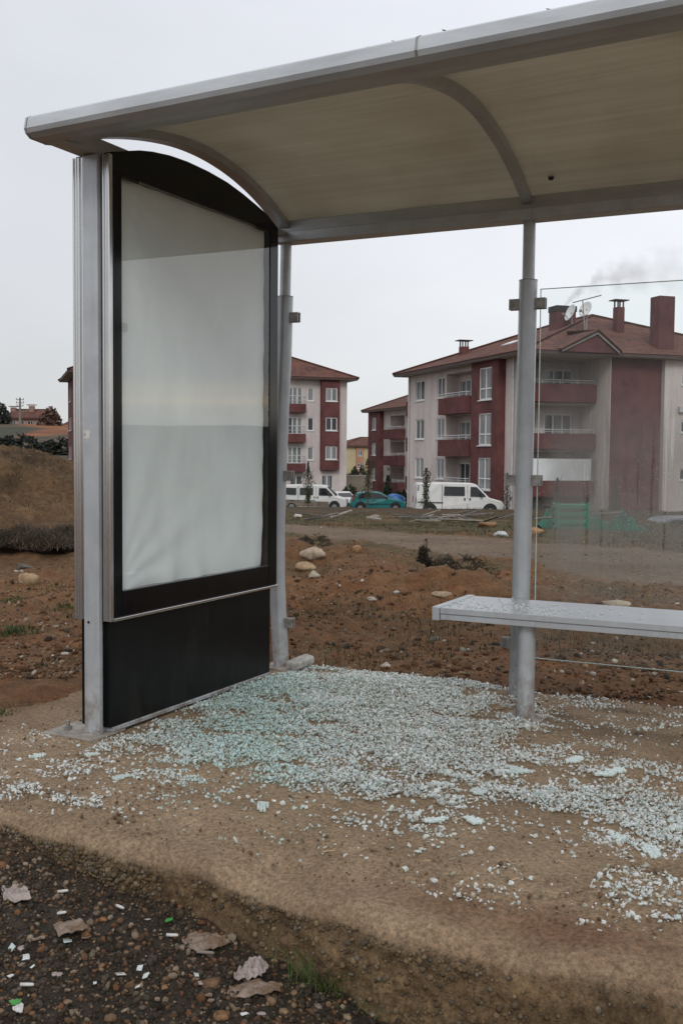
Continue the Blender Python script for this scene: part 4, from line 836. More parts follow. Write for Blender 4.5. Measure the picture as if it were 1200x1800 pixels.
# roof window, flush in the tiles of the left slope
def slope_z(u_): return (ze_+.18)+(u_+OV)*(zr1-ze_-.18)/((UE+2*OV)/2)
m = MB(); ua_, ub_ = 2.6, 3.5; va_, vb_ = 5.2*S, 6.5*S
m.add([(ua_, va_, slope_z(ua_)+.06), (ub_, va_, slope_z(ub_)+.06), (ub_, vb_, slope_z(ub_)+.06), (ua_, vb_, slope_z(ua_)+.06), (ua_, va_, slope_z(ua_)-.1), (ub_, va_, slope_z(ub_)-.1), (ub_, vb_, slope_z(ub_)-.1), (ua_, vb_, slope_z(ua_)-.1)], [(0, 1, 2, 3), (0, 1, 5, 4), (1, 2, 6, 5), (2, 3, 7, 6), (3, 0, 4, 7)]); m.build('skylight', mat('pale skylight', (.55, .57, .58), .15), rf)

# --- left building behind the display case
K2 = W(8/1862*106, 106, 0)
b2 = thing('apartment_building', 'pale apartment block with a red window bay, left of the gap, above the white minibus', 'building', K2, 'apartment blocks with red bays', ANG)
f2 = Facade(b2); zb2, ze2, L2, WD = -4.6, 8.45, 26.1, 14.0
rows2 = [7.64, 4.72, 1.83]
# front face runs from the right corner to the left: local x from -L2 to 0
fx_ = lambda px: ((px-600)/F*106-K2[0]*0-(8/1862*106))/.952*1.0    # approximate run along the face
Of = (-L2, 0); holes = []; wl = []
def addw(c, wd, z0, z1, cols, pm=None): holes.append((L2+c-wd/2, L2+c+wd/2, z0, z1)); wl.append((L2+c-wd/2, L2+c+wd/2, z0, z1, cols, pm))
for zt in rows2:
    addw(-3.75, .62, zt-1.3, zt, 1); addw(-5.35, 1.45, zt-1.65, zt, 3)
    for k in range(1, 4): addw(-5.35-5.2*k, 1.4, zt-1.4, zt, 2)
addw(-2.0, 1.2, -2.35, -.95, 2); addw(-5.2, 1.3, -2.4, -1.0, 2)
for k in range(1, 4): addw(-5.35-5.2*k, 1.4, -2.4, -1.0, 2)
f2.wall(M_wall, Of, EU, NV, L2, zb2, ze2, holes)
for a, c, p, q, cols, pm in wl: f2.window(Of, EU, NV, a, c, p, q, cols, pm=pm)
for zt in rows2:
    f2.balcony(Of, EU, NV, L2-6.6, L2-4.35, zt-2.45, zt-1.62, .8, bow=.1, railh=.75)
# red bay
a0, a1 = L2-2.78, L2-.92; bw = [(a0+.42, a1-.25, zt-1.3, zt) for zt in (7.64, 4.75, 1.9)]; zq = -.45
f2.wall(M_red, (Of[0]+a0, -.55), EU, NV, a1-a0, zq, ze2-.02, [(p-a0, q-a0, r_, t_) for p, q, r_, t_ in bw], key='bay')
for (p, q, r_, t_) in bw: f2.window((Of[0], -.55), EU, NV, p, q, r_, t_, 2)
b = f2.mb(M_red, 'bay')
for a in (a0, a1): b.add([(Of[0]+a, -.55, zq), (Of[0]+a, 0, zq), (Of[0]+a, 0, ze2-.02), (Of[0]+a, -.55, ze2-.02)], [(0, 1, 2, 3)])
b.add([(Of[0]+a0, -.55, zq), (Of[0]+a1, -.55, zq), (Of[0]+a1, 0, zq), (Of[0]+a0, 0, zq)], [(0, 1, 2, 3)])
hl = [(v_, v_+1.5, zt-1.4, zt) for zt in rows2 for v_ in (9.2, 11.6)]
f2.wall(M_red, (-L2, 0), EV, NU, WD, zb2, ze2, hl)
for h in hl: f2.window((-L2, 0), EV, NU, *h, cols=2)
b = f2.mb(M_wall); b.add([(-L2, WD, zb2), (0, WD, zb2), (0, WD, ze2), (-L2, WD, ze2)], [(0, 1, 2, 3)]); b.add([(0, 0, zb2), (0, WD, zb2), (0, WD, ze2), (0, 0, ze2)], [(0, 1, 2, 3)])
f2.finish(); hip(b2, -L2-.9, .9, -.95, WD+.9, ze2+.2, 12.0, 'u')

# --- rear building seen in the gap
far3 = W(50/1862*125, 125, 0); K3 = far3-D1*20
b3 = thing('apartment_building', 'smaller apartment block in the gap, set back behind the teal car', 'building', K3, 'apartment blocks with red bays', ANG)
f3 = Facade(b3); ze3, zb3 = 6.05, -4.8; rows3 = [5.35, 2.45, -.45]
hh = [(a, a+1.5, zt-1.4, zt) for zt in rows3 for a in (3.0, 6.4)]+[(9.0, 13.4, zt-2.3, zt+.1, 1.5) for zt in rows3]
f3.wall(M_wall, O0, EV, NU, 20, zb3, ze3, hh)
for h in hh:
    if len(h) == 4: f3.window(O0, EV, NU, *h, cols=2)
    else:
        b = f3.mb(M_wall); b.add([(1.5, h[0], h[2]), (1.5, h[1], h[2]), (1.5, h[1], h[3]), (1.5, h[0], h[3])], [(0, 1, 2, 3)])
        f3.window((1.42, 0), EV, NU, h[0]+.8, h[0]+3.0, h[2]+.1, h[3]-.4, 3, sill=False); f3.balcony(O0, EV, NU, h[0]-.2, h[1]+.2, h[2]-.2, h[2]+.85, .8)
hb = [(1.2, 2.6, zt-1.4, zt) for zt in rows3]
f3.wall(M_red, (-.5, 15.6), EV, NU, 3.9, -3.2, ze3-.02, hb, key='bay')
for h in hb: f3.window((-.5, 15.6), EV, NU, *h, cols=2)
b = f3.mb(M_red, 'bay')
for vv in (15.6, 19.5): b.add([(-.5, vv, -3.2), (0, vv, -3.2), (0, vv, ze3-.02), (-.5, vv, ze3-.02)], [(0, 1, 2, 3)])
b.add([(-.5, 15.6, -3.2), (0, 15.6, -3.2), (0, 19.5, -3.2), (-.5, 19.5, -3.2)], [(0, 1, 2, 3)])
b = f3.mb(M_wall)
for q in (((0, 0), (13, 0)), ((13, 0), (13, 20)), ((0, 20), (13, 20))): b.add([(*q[0], zb3), (*q[1], zb3), (*q[1], ze3), (*q[0], ze3)], [(0, 1, 2, 3)])
f3.finish(); hip(b3, -.9, 13.9, -.9, 20.9, ze3+.2, 9.2, 'v')

# --- yellow and orange block far off in the gap
K4 = W(.8, 232, 0)
b4 = thing('housing_block', 'distant yellow and orange housing block seen through the gap between the buildings', 'building', K4, None, ANG)
f4 = Facade(b4); M_yel = mat('yellow render', (.52, .44, .27), .9, 0, .1, .4); M_org = mat('orange render', (.42, .22, .14), .9, 0, .1, .4)
xx = 0; bands = [(M_yel, 2.4), (M_org, 1.7), (M_yel, 1.3), (M_org, 1.6), (M_yel, 2.6), (M_org, 2.0), (M_yel, 3)]
for i, (mm, wd) in enumerate(bands):
    hs = [(wd/2-.5, wd/2+.5, z, z+1.3) for z in (-4.8, -2.0, .8)] if mm is M_org else []
    f4.wall(mm, (xx, -.0 if mm is M_yel else -.3), EU, NV, wd, -8, 3.0, hs)
    for h in hs: f4.window((xx, -.3), EU, NV, *h, cols=2, pm=M_ps)
    if mm is M_org:
        b = f4.mb(mm)
        for q in (xx, xx+wd): b.add([(q, -.3, -8), (q, 0, -8), (q, 0, 3.0), (q, -.3, 3.0)], [(0, 1, 2, 3)])
    xx += wd
b = f4.mb(M_yel)
for q in (((0, 0), (0, 10)), ((xx, 0), (xx, 10)), ((0, 10), (xx, 10))): b.add([(*q[0], -8), (*q[1], -8), (*q[1], 3.0), (*q[0], 3.0)], [(0, 1, 2, 3)])
f4.finish(); hip(b4, -.6, xx+.6, -.8, 10.6, 3.05, 5.0, 'u')

# --- old houses on the hill at the left
def hill_house(px0, px1, pyt, pyb, s, name, label, cx=None):
    p0 = P3(px0, pyb, s); p1 = P3(px1, pyb, s); wd = np.linalg.norm(p1-p0); zt = P3(px0, pyt, s)[2]; O = np.array([p0[0], p0[1], 0]); zb = p0[2]
    r = thing(name, label, 'house', O, 'houses on the hill', YAW); ff = Facade(r); h = zt-zb; ze = zb+h*.42
    mm = mat('old plaster', (.34, .27, .235), .9, 0, .2, .3)
    hs = [(wd*k-.6, wd*k+.6, ze-1.9, ze-.6) for k in (.16, .36, .58, .8)]
    ff.wall(mm, (0, 0), EU, NV, wd, zb-4, ze, hs)
    for q in hs: ff.window((0, 0), EU, NV, *q, cols=2, pm=M_pd)
    b = ff.mb(mm)
    for q in (((0, 0), (0, 8)), ((wd, 0), (wd, 8)), ((0, 8), (wd, 8))): b.add([(*q[0], zb-4), (*q[1], zb-4), (*q[1], ze), (*q[0], ze)], [(0, 1, 2, 3)])
    ff.finish(); ro = hip(r, -.7, wd+.7, -.8, 8.8, ze+.1, zt, 'u', hipf=.35); return r, wd, ze, zt
h1, wd1, ze1_, zt1_ = hill_house(12, 84, 718, 747, 232, 'hill_house', 'long old house with a brown tiled roof on the hill, behind the utility pole')
for k, (q, hgt) in enumerate(((.47, 1.6), (.02, .8))):
    m = MB(); m.box(wd1*q-.1, wd1*q+1.0, 2.6, 3.6, zt1_-1.4, zt1_+hgt*.45); o = m.build('chimney', mat('old brick', (.30, .17, .14), .9, 0, .2, 2), h1); m = MB(); m.box(wd1*q-.5, wd1*q+1.4, 2.4, 3.8, zt1_+hgt*.45+.15, zt1_+hgt*.45+.3); m.build('cap', M_soffit, o)
h2, wd2, _, _ = hill_house(104, 150, 741, 765, 245, 'hill_house', 'small brown house on the hill right of the bare round shrub')
# utility pole
pb = P3(36, 749, 205); up = thing('utility_pole', 'wooden utility pole with crossarms on the hill in front of the old house', 'utility pole', (pb[0], pb[1], pb[2]-.5)); zt = P3(36, 699, 205)[2]-pb[2]+.5
M_wood = mat('weathered wood', (.22, .19, .165), .85, 0, .2, 3)
m = MB(); m.tube([(0, 0, -2), (0, 0, zt)], [.30, .18], 10); m.build('shaft', M_wood, up, smooth=True)
for dz_, wd in ((.4, .75), (1.0, .75), (1.6, .65), (2.6, 1.5)):
    m = MB(); m.box(-wd, wd, -.08, .08, zt-dz_-.06, zt-dz_+.06); o = m.build('crossarm', M_wood, up)
    for sx in (-1, 1): mm = MB(); mm.tube([(sx*wd*.9, 0, zt-dz_+.06), (sx*wd*.9, 0, zt-dz_+.35)], .07, 6); mm.build('insulator', M_steel, o)
up.rotation_euler = (0, 0, YAW)

# ------------------------------------------------------------------ roof furniture
def dish(px, py, s, r, rz, label):
    p = P3(px, py, s); o = thing('satellite_dish', label, 'satellite dish', (p[0], p[1], p[2]), 'satellite dishes on the roof', rz); m = MB(); V = []; nr_, ns = 6, 24
    for i in range(nr_+1):
        a = r*i/nr_
        for k in range(ns): q = 2*math.pi*k/ns; V.append((a*math.cos(q), -.28*(a*a)/r/r*r*-1*0+.30*r*(1-(a/r)**2), a*math.sin(q)*1.08))
    m.add(V, [(i*ns+k, i*ns+(k+1) % ns, (i+1)*ns+(k+1) % ns, (i+1)*ns+k) for i in range(nr_) for k in range(ns)]); d = m.build('reflector', M_white, o, smooth=True); d.rotation_euler = (R(-22), 0, 0); q = d.modifiers.new('t', 'SOLIDIFY'); q.thickness = .03
    m = MB(); m.tube([(0, .12, 0), (0, .15, -r*1.1), (0, .15, -r*1.1-1.2)], .05, 8); m.build('mast', M_steel, o)
    m = MB(); m.tube([(0, .0, -r*.95), (0, -r*.9, -r*.15)], .03, 6); m.tube([(0, -r*.98, -.10), (0, -r*.84, -.2)], .09, 8); m.build('feed_arm', M_steel, o); return o
dish(1028, 543, 69, .50, YAW+R(-52), 'round white satellite dish on a mast beside the sooty chimney, fully in view')
dish(1001, 549, 70.5, .55, YAW+R(-72), 'grey satellite dish seen edge on in front of the sooty chimney')
p0, p1 = P3(1006, 532, 68), P3(1056, 519, 66.5); an = thing('television_antenna', 'thin slanting television antenna rising above the roof behind the dish', 'antenna', p0)
m = MB(); m.tube([p0-p0, p1-p0], .035, 6); m.build('boom', M_steel, an)
for k in range(7):
    q = (p1-p0)*(.08+.14*k); m = MB(); m.tube([q-D1*.0-np.array(D3)*0-FH*.35*(1-.08*k), q+FH*.35*(1-.08*k)], .014, 5); m.build('element', M_steel, an)
m = MB(); q = (p1-p0)*.35; m.tube([q, q+np.array([.25, 0, -2.6])], .035, 6); m.build('mast', M_steel, an)

# ------------------------------------------------------------------ smoke from the sooty chimney
sp_ = K1+D3*SMK[0]+D1*SMK[1]+np.array([0, 0, SMK[2]])
def smoke_build(t):
    out = N(t, 'ShaderNodeOutputMaterial'); v = N(t, 'ShaderNodeVolumePrincipled'); v.inputs['Color'].default_value = (.34, .27, .25, 1); v.inputs['Anisotropy'].default_value = .2
    tcn = N(t, 'ShaderNodeTexCoord'); sp = N(t, 'ShaderNodeSeparateXYZ'); t.links.new(tcn.outputs['Object'], sp.inputs[0])
    # centre line z = 3.2*(1-exp(-x/2.2)); radius grows with x
    def M_(op, a, b=None, c=None):
        n = N(t, 'ShaderNodeMath', operation=op)
        for i, q in enumerate((a, b, c)):
            if q is None: continue
            if isinstance(q, (int, float)): n.inputs[i].default_value = q
            else: t.links.new(q, n.inputs[i])
        return n.outputs[0]
    nz = N(t, 'ShaderNodeTexNoise', i_Scale=.9, i_Detail=5.0, i_Roughness=.6); t.links.new(tcn.outputs['Object'], nz.inputs[0])
    x = sp.outputs[0]; cz = M_('MULTIPLY', M_('SUBTRACT', 1.0, M_('EXPONENT', M_('MULTIPLY', x, -.55))), 2.55)
    dzz = M_('SUBTRACT', sp.outputs[2], cz); r2 = M_('ADD', M_('MULTIPLY', dzz, dzz), M_('MULTIPLY', sp.outputs[1], sp.outputs[1]))
    rad_ = M_('MULTIPLY_ADD', x, .20, .26); q = M_('DIVIDE', M_('SQRT', r2), rad_)
    wob = M_('MULTIPLY_ADD', M_('SUBTRACT', nz.outputs[0], .5), 3.6, 1.0)
    body = M_('MAXIMUM', M_('SUBTRACT', wob, q), 0.0); fade = M_('EXPONENT', M_('MULTIPLY', x, -.36)); st_ = M_('GREATER_THAN', x, .02)
    t.links.new(M_('MULTIPLY', M_('MULTIPLY', M_('MULTIPLY', body, fade), st_), 1.2), v.inputs['Density']); t.links.new(v.outputs[0], out.inputs['Volume'])
M_smoke = node_mat('chimney smoke', smoke_build)
m = MB(); m.box(-.3, 10, -2.2, 2.2, -.2, 5.2); smo = m.build('smoke', M_smoke); smo.location = tuple(sp_+D3*.0-np.array([0, 0, .1])); smo.rotation_euler = (0, 0, YAW); tag(smo, 'brown smoke drifting right from the sooty roof chimney', kind='stuff')

# ------------------------------------------------------------------ vehicles
M_vw = mat('white van paint', (.66, .665, .65), .3, 0, .05, 1.2, col2=(.55, .54, .50), thr=(.3, .5)); M_teal = mat('teal car paint', (.018, .185, .19), .25, 0, .1, 1.5)
M_gp = mat('grey car paint', (.20, .21, .23), .3, 0, .1, 1.5); M_win = mat('tinted car window', (.018, .02, .022), .06, 0, .3, 2); M_tyre = mat('tyre', (.02, .02, .02), .85); M_rim = mat('wheel rim', (.30, .30, .31), .4, .5)
M_plastic = mat('black bumper plastic', (.03, .03, .03), .6); M_red_l = mat('red lamp lens', (.30, .02, .015), .2); M_amb = mat('orange lamp lens', (.55, .14, .02), .2); M_lamp = mat('clear lamp lens', (.55, .56, .57), .1)
M_dirt = mat('mud splash', (.22, .18, .14), .9, 0, .3, 3)
def vehicle(name, label, cat, loc, rz, paint, prof, width, wins, wheels, tumble=(1.0, .13), group=None, extras=None, wheel_r=.32):
    r = thing(name, label, cat, loc, group, rz); h = width/2; ztop = max(p[1] for p in prof)
    def hwid(z): return h-tumble[1]*max(0, (z-tumble[0])/(ztop-tumble[0]))-.05*max(0, (.55-z)/.55)
    m = MB(); n = len(prof); V = [(x, -hwid(z), z) for x, z in prof]+[(x, hwid(z), z) for x, z in prof]
    Fs = [tuple(range(n)), tuple(range(2*n-1, n-1, -1))]+[(i, (i+1) % n, n+(i+1) % n, n+i) for i in range(n)]
    m.add(V, Fs); me = bpy.data.meshes.new('body'); me.from_pydata(m.v, [], m.f); me.materials.append(paint)
    bm = bmesh.new(); bm.from_mesh(me); bmesh.ops.recalc_face_normals(bm, faces=bm.faces[:]); bmesh.ops.triangulate(bm, faces=[f for f in bm.faces if len(f.verts) > 4]); bm.to_mesh(me); bm.free()
    o = bpy.data.objects.new('body', me); sc.collection.objects.link(o); o.parent = r; bv = o.modifiers.new('b', 'BEVEL'); bv.width = .06; bv.segments = 3; bv.limit_method = 'ANGLE'; bv.angle_limit = R(25)
    for kind, poly in wins:
        for sg in (-1, 1):
            m = MB(); k = len(poly); V = [(x, sg*(hwid(z)+.012), z) for x, z in poly]+[(x, sg*(hwid(z)-.03), z) for x, z in poly]
            m.add(V, [tuple(range(k)), tuple(range(2*k-1, k-1, -1))]+[(i, (i+1) % k, k+(i+1) % k, k+i) for i in range(k)])
            m.build('side_window' if kind == 'w' else kind, {'w': M_win, 'trim_strip': M_plastic, 'door_gap': M_dark, 'door_handle': M_plastic, 'mud_flap': M_dirt}[kind], o)
    for wx in wheels:
        for sg in (-1, 1):
            m = MB(); m.tube([(wx, sg*(h-.005), wheel_r+.06), (wx, sg*(h-.25), wheel_r+.06)], wheel_r+.10, 24); m.build('wheel_arch', M_dark, r)
            m = MB(); m.tube([(wx, sg*(h-.22), wheel_r), (wx, sg*(h-.02), wheel_r), (wx, sg*(h+.012), wheel_r)], [wheel_r, wheel_r, wheel_r*.93], 24); wh = m.build('wheel', M_tyre, r, smooth=True)
            m = MB(); m.tube([(wx, sg*(h+.010), wheel_r), (wx, sg*(h+.022), wheel_r)], wheel_r*.62, 18); m.build('rim', M_rim, wh)
    def pan(nm, mt, x, z0, z1, y0, y1, sgx, t_=.03): m = MB(); m.box(min(x, x+sgx*t_), max(x, x+sgx*t_), y0, y1, z0, z1); return m.build(nm, mt, r, bevel=.006)
    if extras: extras(r, o, pan, hwid)
    return r
# long white van, nose to the right (+x)
vprof = [(-2.52, .38), (-2.50, 1.0), (-2.44, 1.80), (-2.36, 1.93), (-1.0, 1.985), (.75, 1.95), (.98, 1.88), (1.72, 1.12), (2.42, .93), (2.55, .78), (2.55, .35), (2.2, .28), (-2.3, .28)]
def van_extras(r, o, pan, hw_):
    m = MB(); y = .74; V = [(1.07, -y, 1.80), (1.07, y, 1.80), (1.70, y+.06, 1.16), (1.70, -y-.06, 1.16)]; m.add([(x+.02, yy, z+.02) for x, yy, z in V]+[(x-.06, yy, z-.06) for x, yy, z in V], [(0, 1, 2, 3), (7, 6, 5, 4), (0, 1, 5, 4), (1, 2, 6, 5), (2, 3, 7, 6), (3, 0, 4, 7)]); m.build('windscreen', M_win, o)
    pan('bumper', M_plastic, 2.53, .36, .58, -.92, .92, 1, .07); pan('grille', M_plastic, 2.51, .68, .86, -.45, .45, 1, .05)
    for sg in (-1, 1):
        pan('headlight', M_lamp, 2.50, .66, .86, *sorted((sg*.48, sg*.80)), 1, .06); pan('indicator', M_amb, 2.47, .66, .86, *sorted((sg*.805, sg*.945)), 1, .06); pan('tail_light', M_red_l, -2.50, .75, 1.15, *sorted((sg*.80, sg*.93)), -1, .03)
        m = MB(); m.box(1.20, 1.32, *sorted((sg*.97, sg*1.17)), 1.14, 1.40); m.build('mirror', M_plastic, o, bevel=.02)
vw = [('w', [(-.90, 1.24), (.30, 1.22), (.30, 1.74), (-.88, 1.76)]), ('w', [(.62, 1.18), (1.52, 1.16), (1.46, 1.28), (.99, 1.73), (.64, 1.74)]), ('trim_strip', [(-2.44, .82), (-.95, .80), (-.95, .85), (-2.44, .87)]), ('door_gap', [(.455, .45), (.475, .45), (.475, 1.82), (.455, 1.82)]), ('door_gap', [(-1.02, .45), (-1.0, .45), (-1.0, 1.84), (-1.02, 1.84)]), ('door_handle', [(.26, .96), (.34, .96), (.34, 1.10), (.26, 1.10)]), ('door_handle', [(.56, .96), (.64, .96), (.64, 1.10), (.56, 1.10)]), ('door_gap', [(-2.42, 1.50), (-2.36, 1.50), (-2.33, 1.84), (-2.38, 1.84)])]
def ground_under(t, s): p = W(t, s); return fgz(p[0], p[1])
s_ = 62; t_ = (803-600)/F*s_; p = W(t_, s_); VZ_ = P3(803, 907, s_)[2]
v1_ = vehicle('panel_van', 'white panel van with one dark rear side window parked in front of the right block', 'van', (p[0], p[1], VZ_), YAW+R(2), M_vw, vprof, 1.95, vw, [-1.72, 1.78], group='white vans parked by the buildings', extras=van_extras)
# minibus with windows all round, left, half behind the pole
vw2 = [('w', [(-2.12, 1.22), (-1.28, 1.22), (-1.28, 1.72), (-2.10, 1.74)]), ('w', [(-1.02, 1.22), (.0, 1.21), (.0, 1.74), (-1.02, 1.74)]), ('w', [(.42, 1.18), (1.50, 1.16), (1.44, 1.28), (.98, 1.73), (.44, 1.74)]), ('door_gap', [(.205, .45), (.225, .45), (.225, 1.82), (.205, 1.82)]), ('door_gap', [(-1.16, .45), (-1.14, .45), (-1.14, 1.84), (-1.16, 1.84)]), ('trim_strip', [(-2.46, .80), (.15, .78), (.15, .82), (-2.46, .84)]), ('mud_flap', [(-2.45, .36), (1.2, .34), (1.2, .72), (-2.46, .76)]), ('door_handle', [(.06, .96), (.13, .96), (.13, 1.10), (.06, 1.10)]), ('door_handle', [(.30, .96), (.38, .96), (.38, 1.10), (.30, 1.10)])]
s_ = 81; t_ = (552-600)/F*s_; p = W(t_, s_); z2 = P3(552, 897, s_)[2]
v2_ = vehicle('minibus', 'white minibus with muddy sills parked beside the shelter pole', 'van', (p[0], p[1], z2), YAW+R(-4), M_vw, vprof, 1.95, vw2, [-1.62, 1.62], group='white vans parked by the buildings', extras=van_extras)
# teal hatchback, nose to the right
cprof = [(-1.95, .40), (-1.97, .72), (-1.82, 1.0), (-1.45, 1.34), (-1.15, 1.42), (-.10, 1.44), (.25, 1.36), (.95, .97), (1.72, .80), (1.93, .64), (1.93, .36), (1.7, .24), (-1.7, .24)]
def car_extras(r, o, pan, hw_):
    m = MB(); y = .62; V = [(.30, -y+.04, 1.30), (.30, y-.04, 1.30), (.90, y+.06, .99), (.90, -y-.06, .99)]; m.add([(x+.03, yy, z+.03) for x, yy, z in V]+[(x-.05, yy, z-.05) for x, yy, z in V], [(0, 1, 2, 3), (7, 6, 5, 4), (0, 1, 5, 4), (1, 2, 6, 5), (2, 3, 7, 6), (3, 0, 4, 7)]); m.build('windscreen', M_win, o)
    m = MB(); V = [(-1.50, -.58, 1.29), (-1.50, .58, 1.29), (-1.80, .64, 1.02), (-1.80, -.64, 1.02)]; m.add([(x-.03, yy, z+.02) for x, yy, z in V]+[(x+.05, yy, z-.04) for x, yy, z in V], [(0, 1, 2, 3), (7, 6, 5, 4), (0, 1, 5, 4), (1, 2, 6, 5), (2, 3, 7, 6), (3, 0, 4, 7)]); m.build('rear_window', M_win, o)
    pan('bumper', M_plastic, 1.91, .34, .50, -.78, .78, 1, .05); pan('bumper', M_plastic, -1.95, .36, .52, -.78, .78, -1, .05)
    for sg in (-1, 1):
        pan('headlight', M_lamp, 1.86, .58, .72, *sorted((sg*.42, sg*.74)), 1, .06)
        m = MB(); m.add([(-1.93, sg*.80, .74), (-1.80, sg*.80, 1.0), (-1.66, sg*.79, 1.15), (-1.60, sg*.79, 1.12), (-1.74, sg*.80, .95), (-1.84, sg*.805, .74)], [(0, 1, 2, 3, 4, 5)]); q = m.build('tail_light', M_red_l, r); md = q.modifiers.new('t', 'SOLIDIFY'); md.thickness = .06; md.offset = 0
        m = MB(); m.box(.52, .64, *sorted((sg*.84, sg*.98)), .98, 1.10); m.build('mirror', M_plastic, o, bevel=.02)
cw = [('w', [(-1.50, 1.00), (-.52, .99), (-.50, 1.33), (-1.12, 1.33), (-1.36, 1.22)]), ('w', [(-.42, .99), (.74, .97), (.22, 1.27), (-.10, 1.34), (-.40, 1.34)]), ('door_gap', [(-.475, .36), (-.455, .36), (-.455, 1.36), (-.475, 1.36)]), ('trim_strip', [(-1.3, .55), (1.2, .55), (1.2, .60), (-1.3, .60)]), ('door_handle', [(-.40, .86), (-.24, .86), (-.24, .90), (-.40, .90)]), ('door_handle', [(-1.38, .88), (-1.22, .88), (-1.22, .92), (-1.38, .92)])]
s_ = 76; t_ = (663-600)/F*s_; p = W(t_, s_); z3 = P3(663, 899, s_)[2]
vehicle('hatchback', 'teal hatchback car parked between the two white vans', 'car', (p[0], p[1], z3), YAW+R(3), M_teal, cprof, 1.66, cw, [-1.28, 1.22], tumble=(.85, .16), extras=car_extras, wheel_r=.29)
s_ = 92; t_ = (602-600)/F*s_; p = W(t_, s_); z4 = P3(602, 893, s_)[2]
vehicle('saloon_car', 'white car nose showing behind the minibus', 'car', (p[0], p[1], z4), YAW+R(-70), M_vw, cprof, 1.66, cw, [-1.28, 1.22], tumble=(.85, .16), extras=car_extras, wheel_r=.29)
s_ = 40; t_ = (1216-600)/F*s_; p = W(t_, s_); z5 = P3(1216, 968, s_)[2]
vehicle('parked_car', 'grey car blurred behind the misted pane at the right edge', 'car', (p[0]-.0, p[1], z5-.10), YAW+R(8), M_gp, [(x*.95, z*.98) for x, z in cprof], 1.66, [(k, [(x*.95, z*.98) for x, z in q]) for k, q in cw], [-1.2, 1.15], tumble=(.85, .16), extras=None, wheel_r=.29)

# ------------------------------------------------------------------ plants
M_leaf = mat('dull green leaf', (1, 1, 1), .7, 0, .2, 3, attr='tint', spec=.2); M_bark = mat('grey bark', (.10, .085, .07), .9, 0, .2, 6)
def leaves(name, centers, size, tints, parent, flat=1.0, asp=(1, .55)):
    n = len(centers); Rm = rots(n, flat); q = np.array([[-asp[0], 0, 0], [0, -asp[1], .12], [asp[0], 0, 0], [0, asp[1], .12]]); V = np.einsum('nij,kj->nki', Rm, q)*size[:, None, None]+centers[:, None, :]
    return raw(name, V.reshape(-1, 3), np.arange(4*n).reshape(n, 4), M_leaf, np.repeat(tints, 4, 0), parent)
def tints(n, base, v=.35): return np.array(base)*rng.uniform(1-v, 1+v, (n, 1))*rng.uniform(.9, 1.1, (n, 3))
def slim_tree(px, py0, py1, s, wpx, dens_, base, label):
    p = P3(px, py1, s); top = P3(px, py0, s)[2]; h = top-p[2]; r = wpx/F*s; o = thing('young_tree', label, 'tree', (p[0], p[1], p[2]-.3), 'slim young trees by the parked cars')
    m = MB(); k = 7; zz = np.linspace(0, h*.95, k); off = rng.normal(0, .05, (k, 2))*np.linspace(0, 1, k)[:, None]; pts = [(off[i, 0], off[i, 1], zz[i]) for i in range(k)]; m.tube(pts, list(np.linspace(.06, .012, k)), 7)
    for i in range(14):
        z = h*rng.uniform(.25, .9); a = rng.uniform(0, 6.3); ln = r*rng.uniform(.5, 1.1); m.tube([(0, 0, z), (ln*.5*math.cos(a), ln*.5*math.sin(a), z+ln*.8), (ln*math.cos(a), ln*math.sin(a), z+ln*1.9)], [.02, .013, .006], 5)
    m.build('trunk', M_bark, o)
    n = dens_; z = h*(.22+.80*rng.random(n)); pr_ = r*.72*np.clip((z/h-.16)/.12, 0, 1)**.5*np.clip((1.06-z/h)/.30, .12, 1)*(1+.45*np.sin(z*3.1+px))*np.clip(rng.normal(.55, .32, n), 0, 1.2); a = rng.uniform(0, 6.3, n)
    a += 0; cl3 = (fbm(a*2, z*1.7, 1.3, 3) > -.22); z, pr_, a = z[cl3], pr_[cl3], a[cl3]; n = len(z)
    leaves('crown', np.stack([pr_*np.cos(a), pr_*np.sin(a), z], -1), rng.uniform(.035, .075, n), tints(n, base), o)
slim_tree(541, 806, 897, 74, 11, 1500, (.075, .085, .042), 'slim dense young tree standing in front of the white minibus')
slim_tree(646, 800, 884, 72, 14, 1300, (.085, .082, .042), 'slim young tree standing behind the teal hatchback')
slim_tree(748, 815, 898, 58, 12, 900, (.070, .078, .040), 'slim sparse young tree standing in front of the white panel van')
slim_tree(890, 824, 905, 60, 9, 420, (.060, .066, .036), 'slim bare young tree beside the middle shelter pole')
slim_tree(978, 832, 915, 57, 12, 700, (.05, .055, .036), 'slim dark young tree behind the misted pane, nearer the pole')
slim_tree(1078, 835, 918, 55, 13, 900, (.05, .055, .036), 'slim dark young tree behind the misted pane, against the red wall')
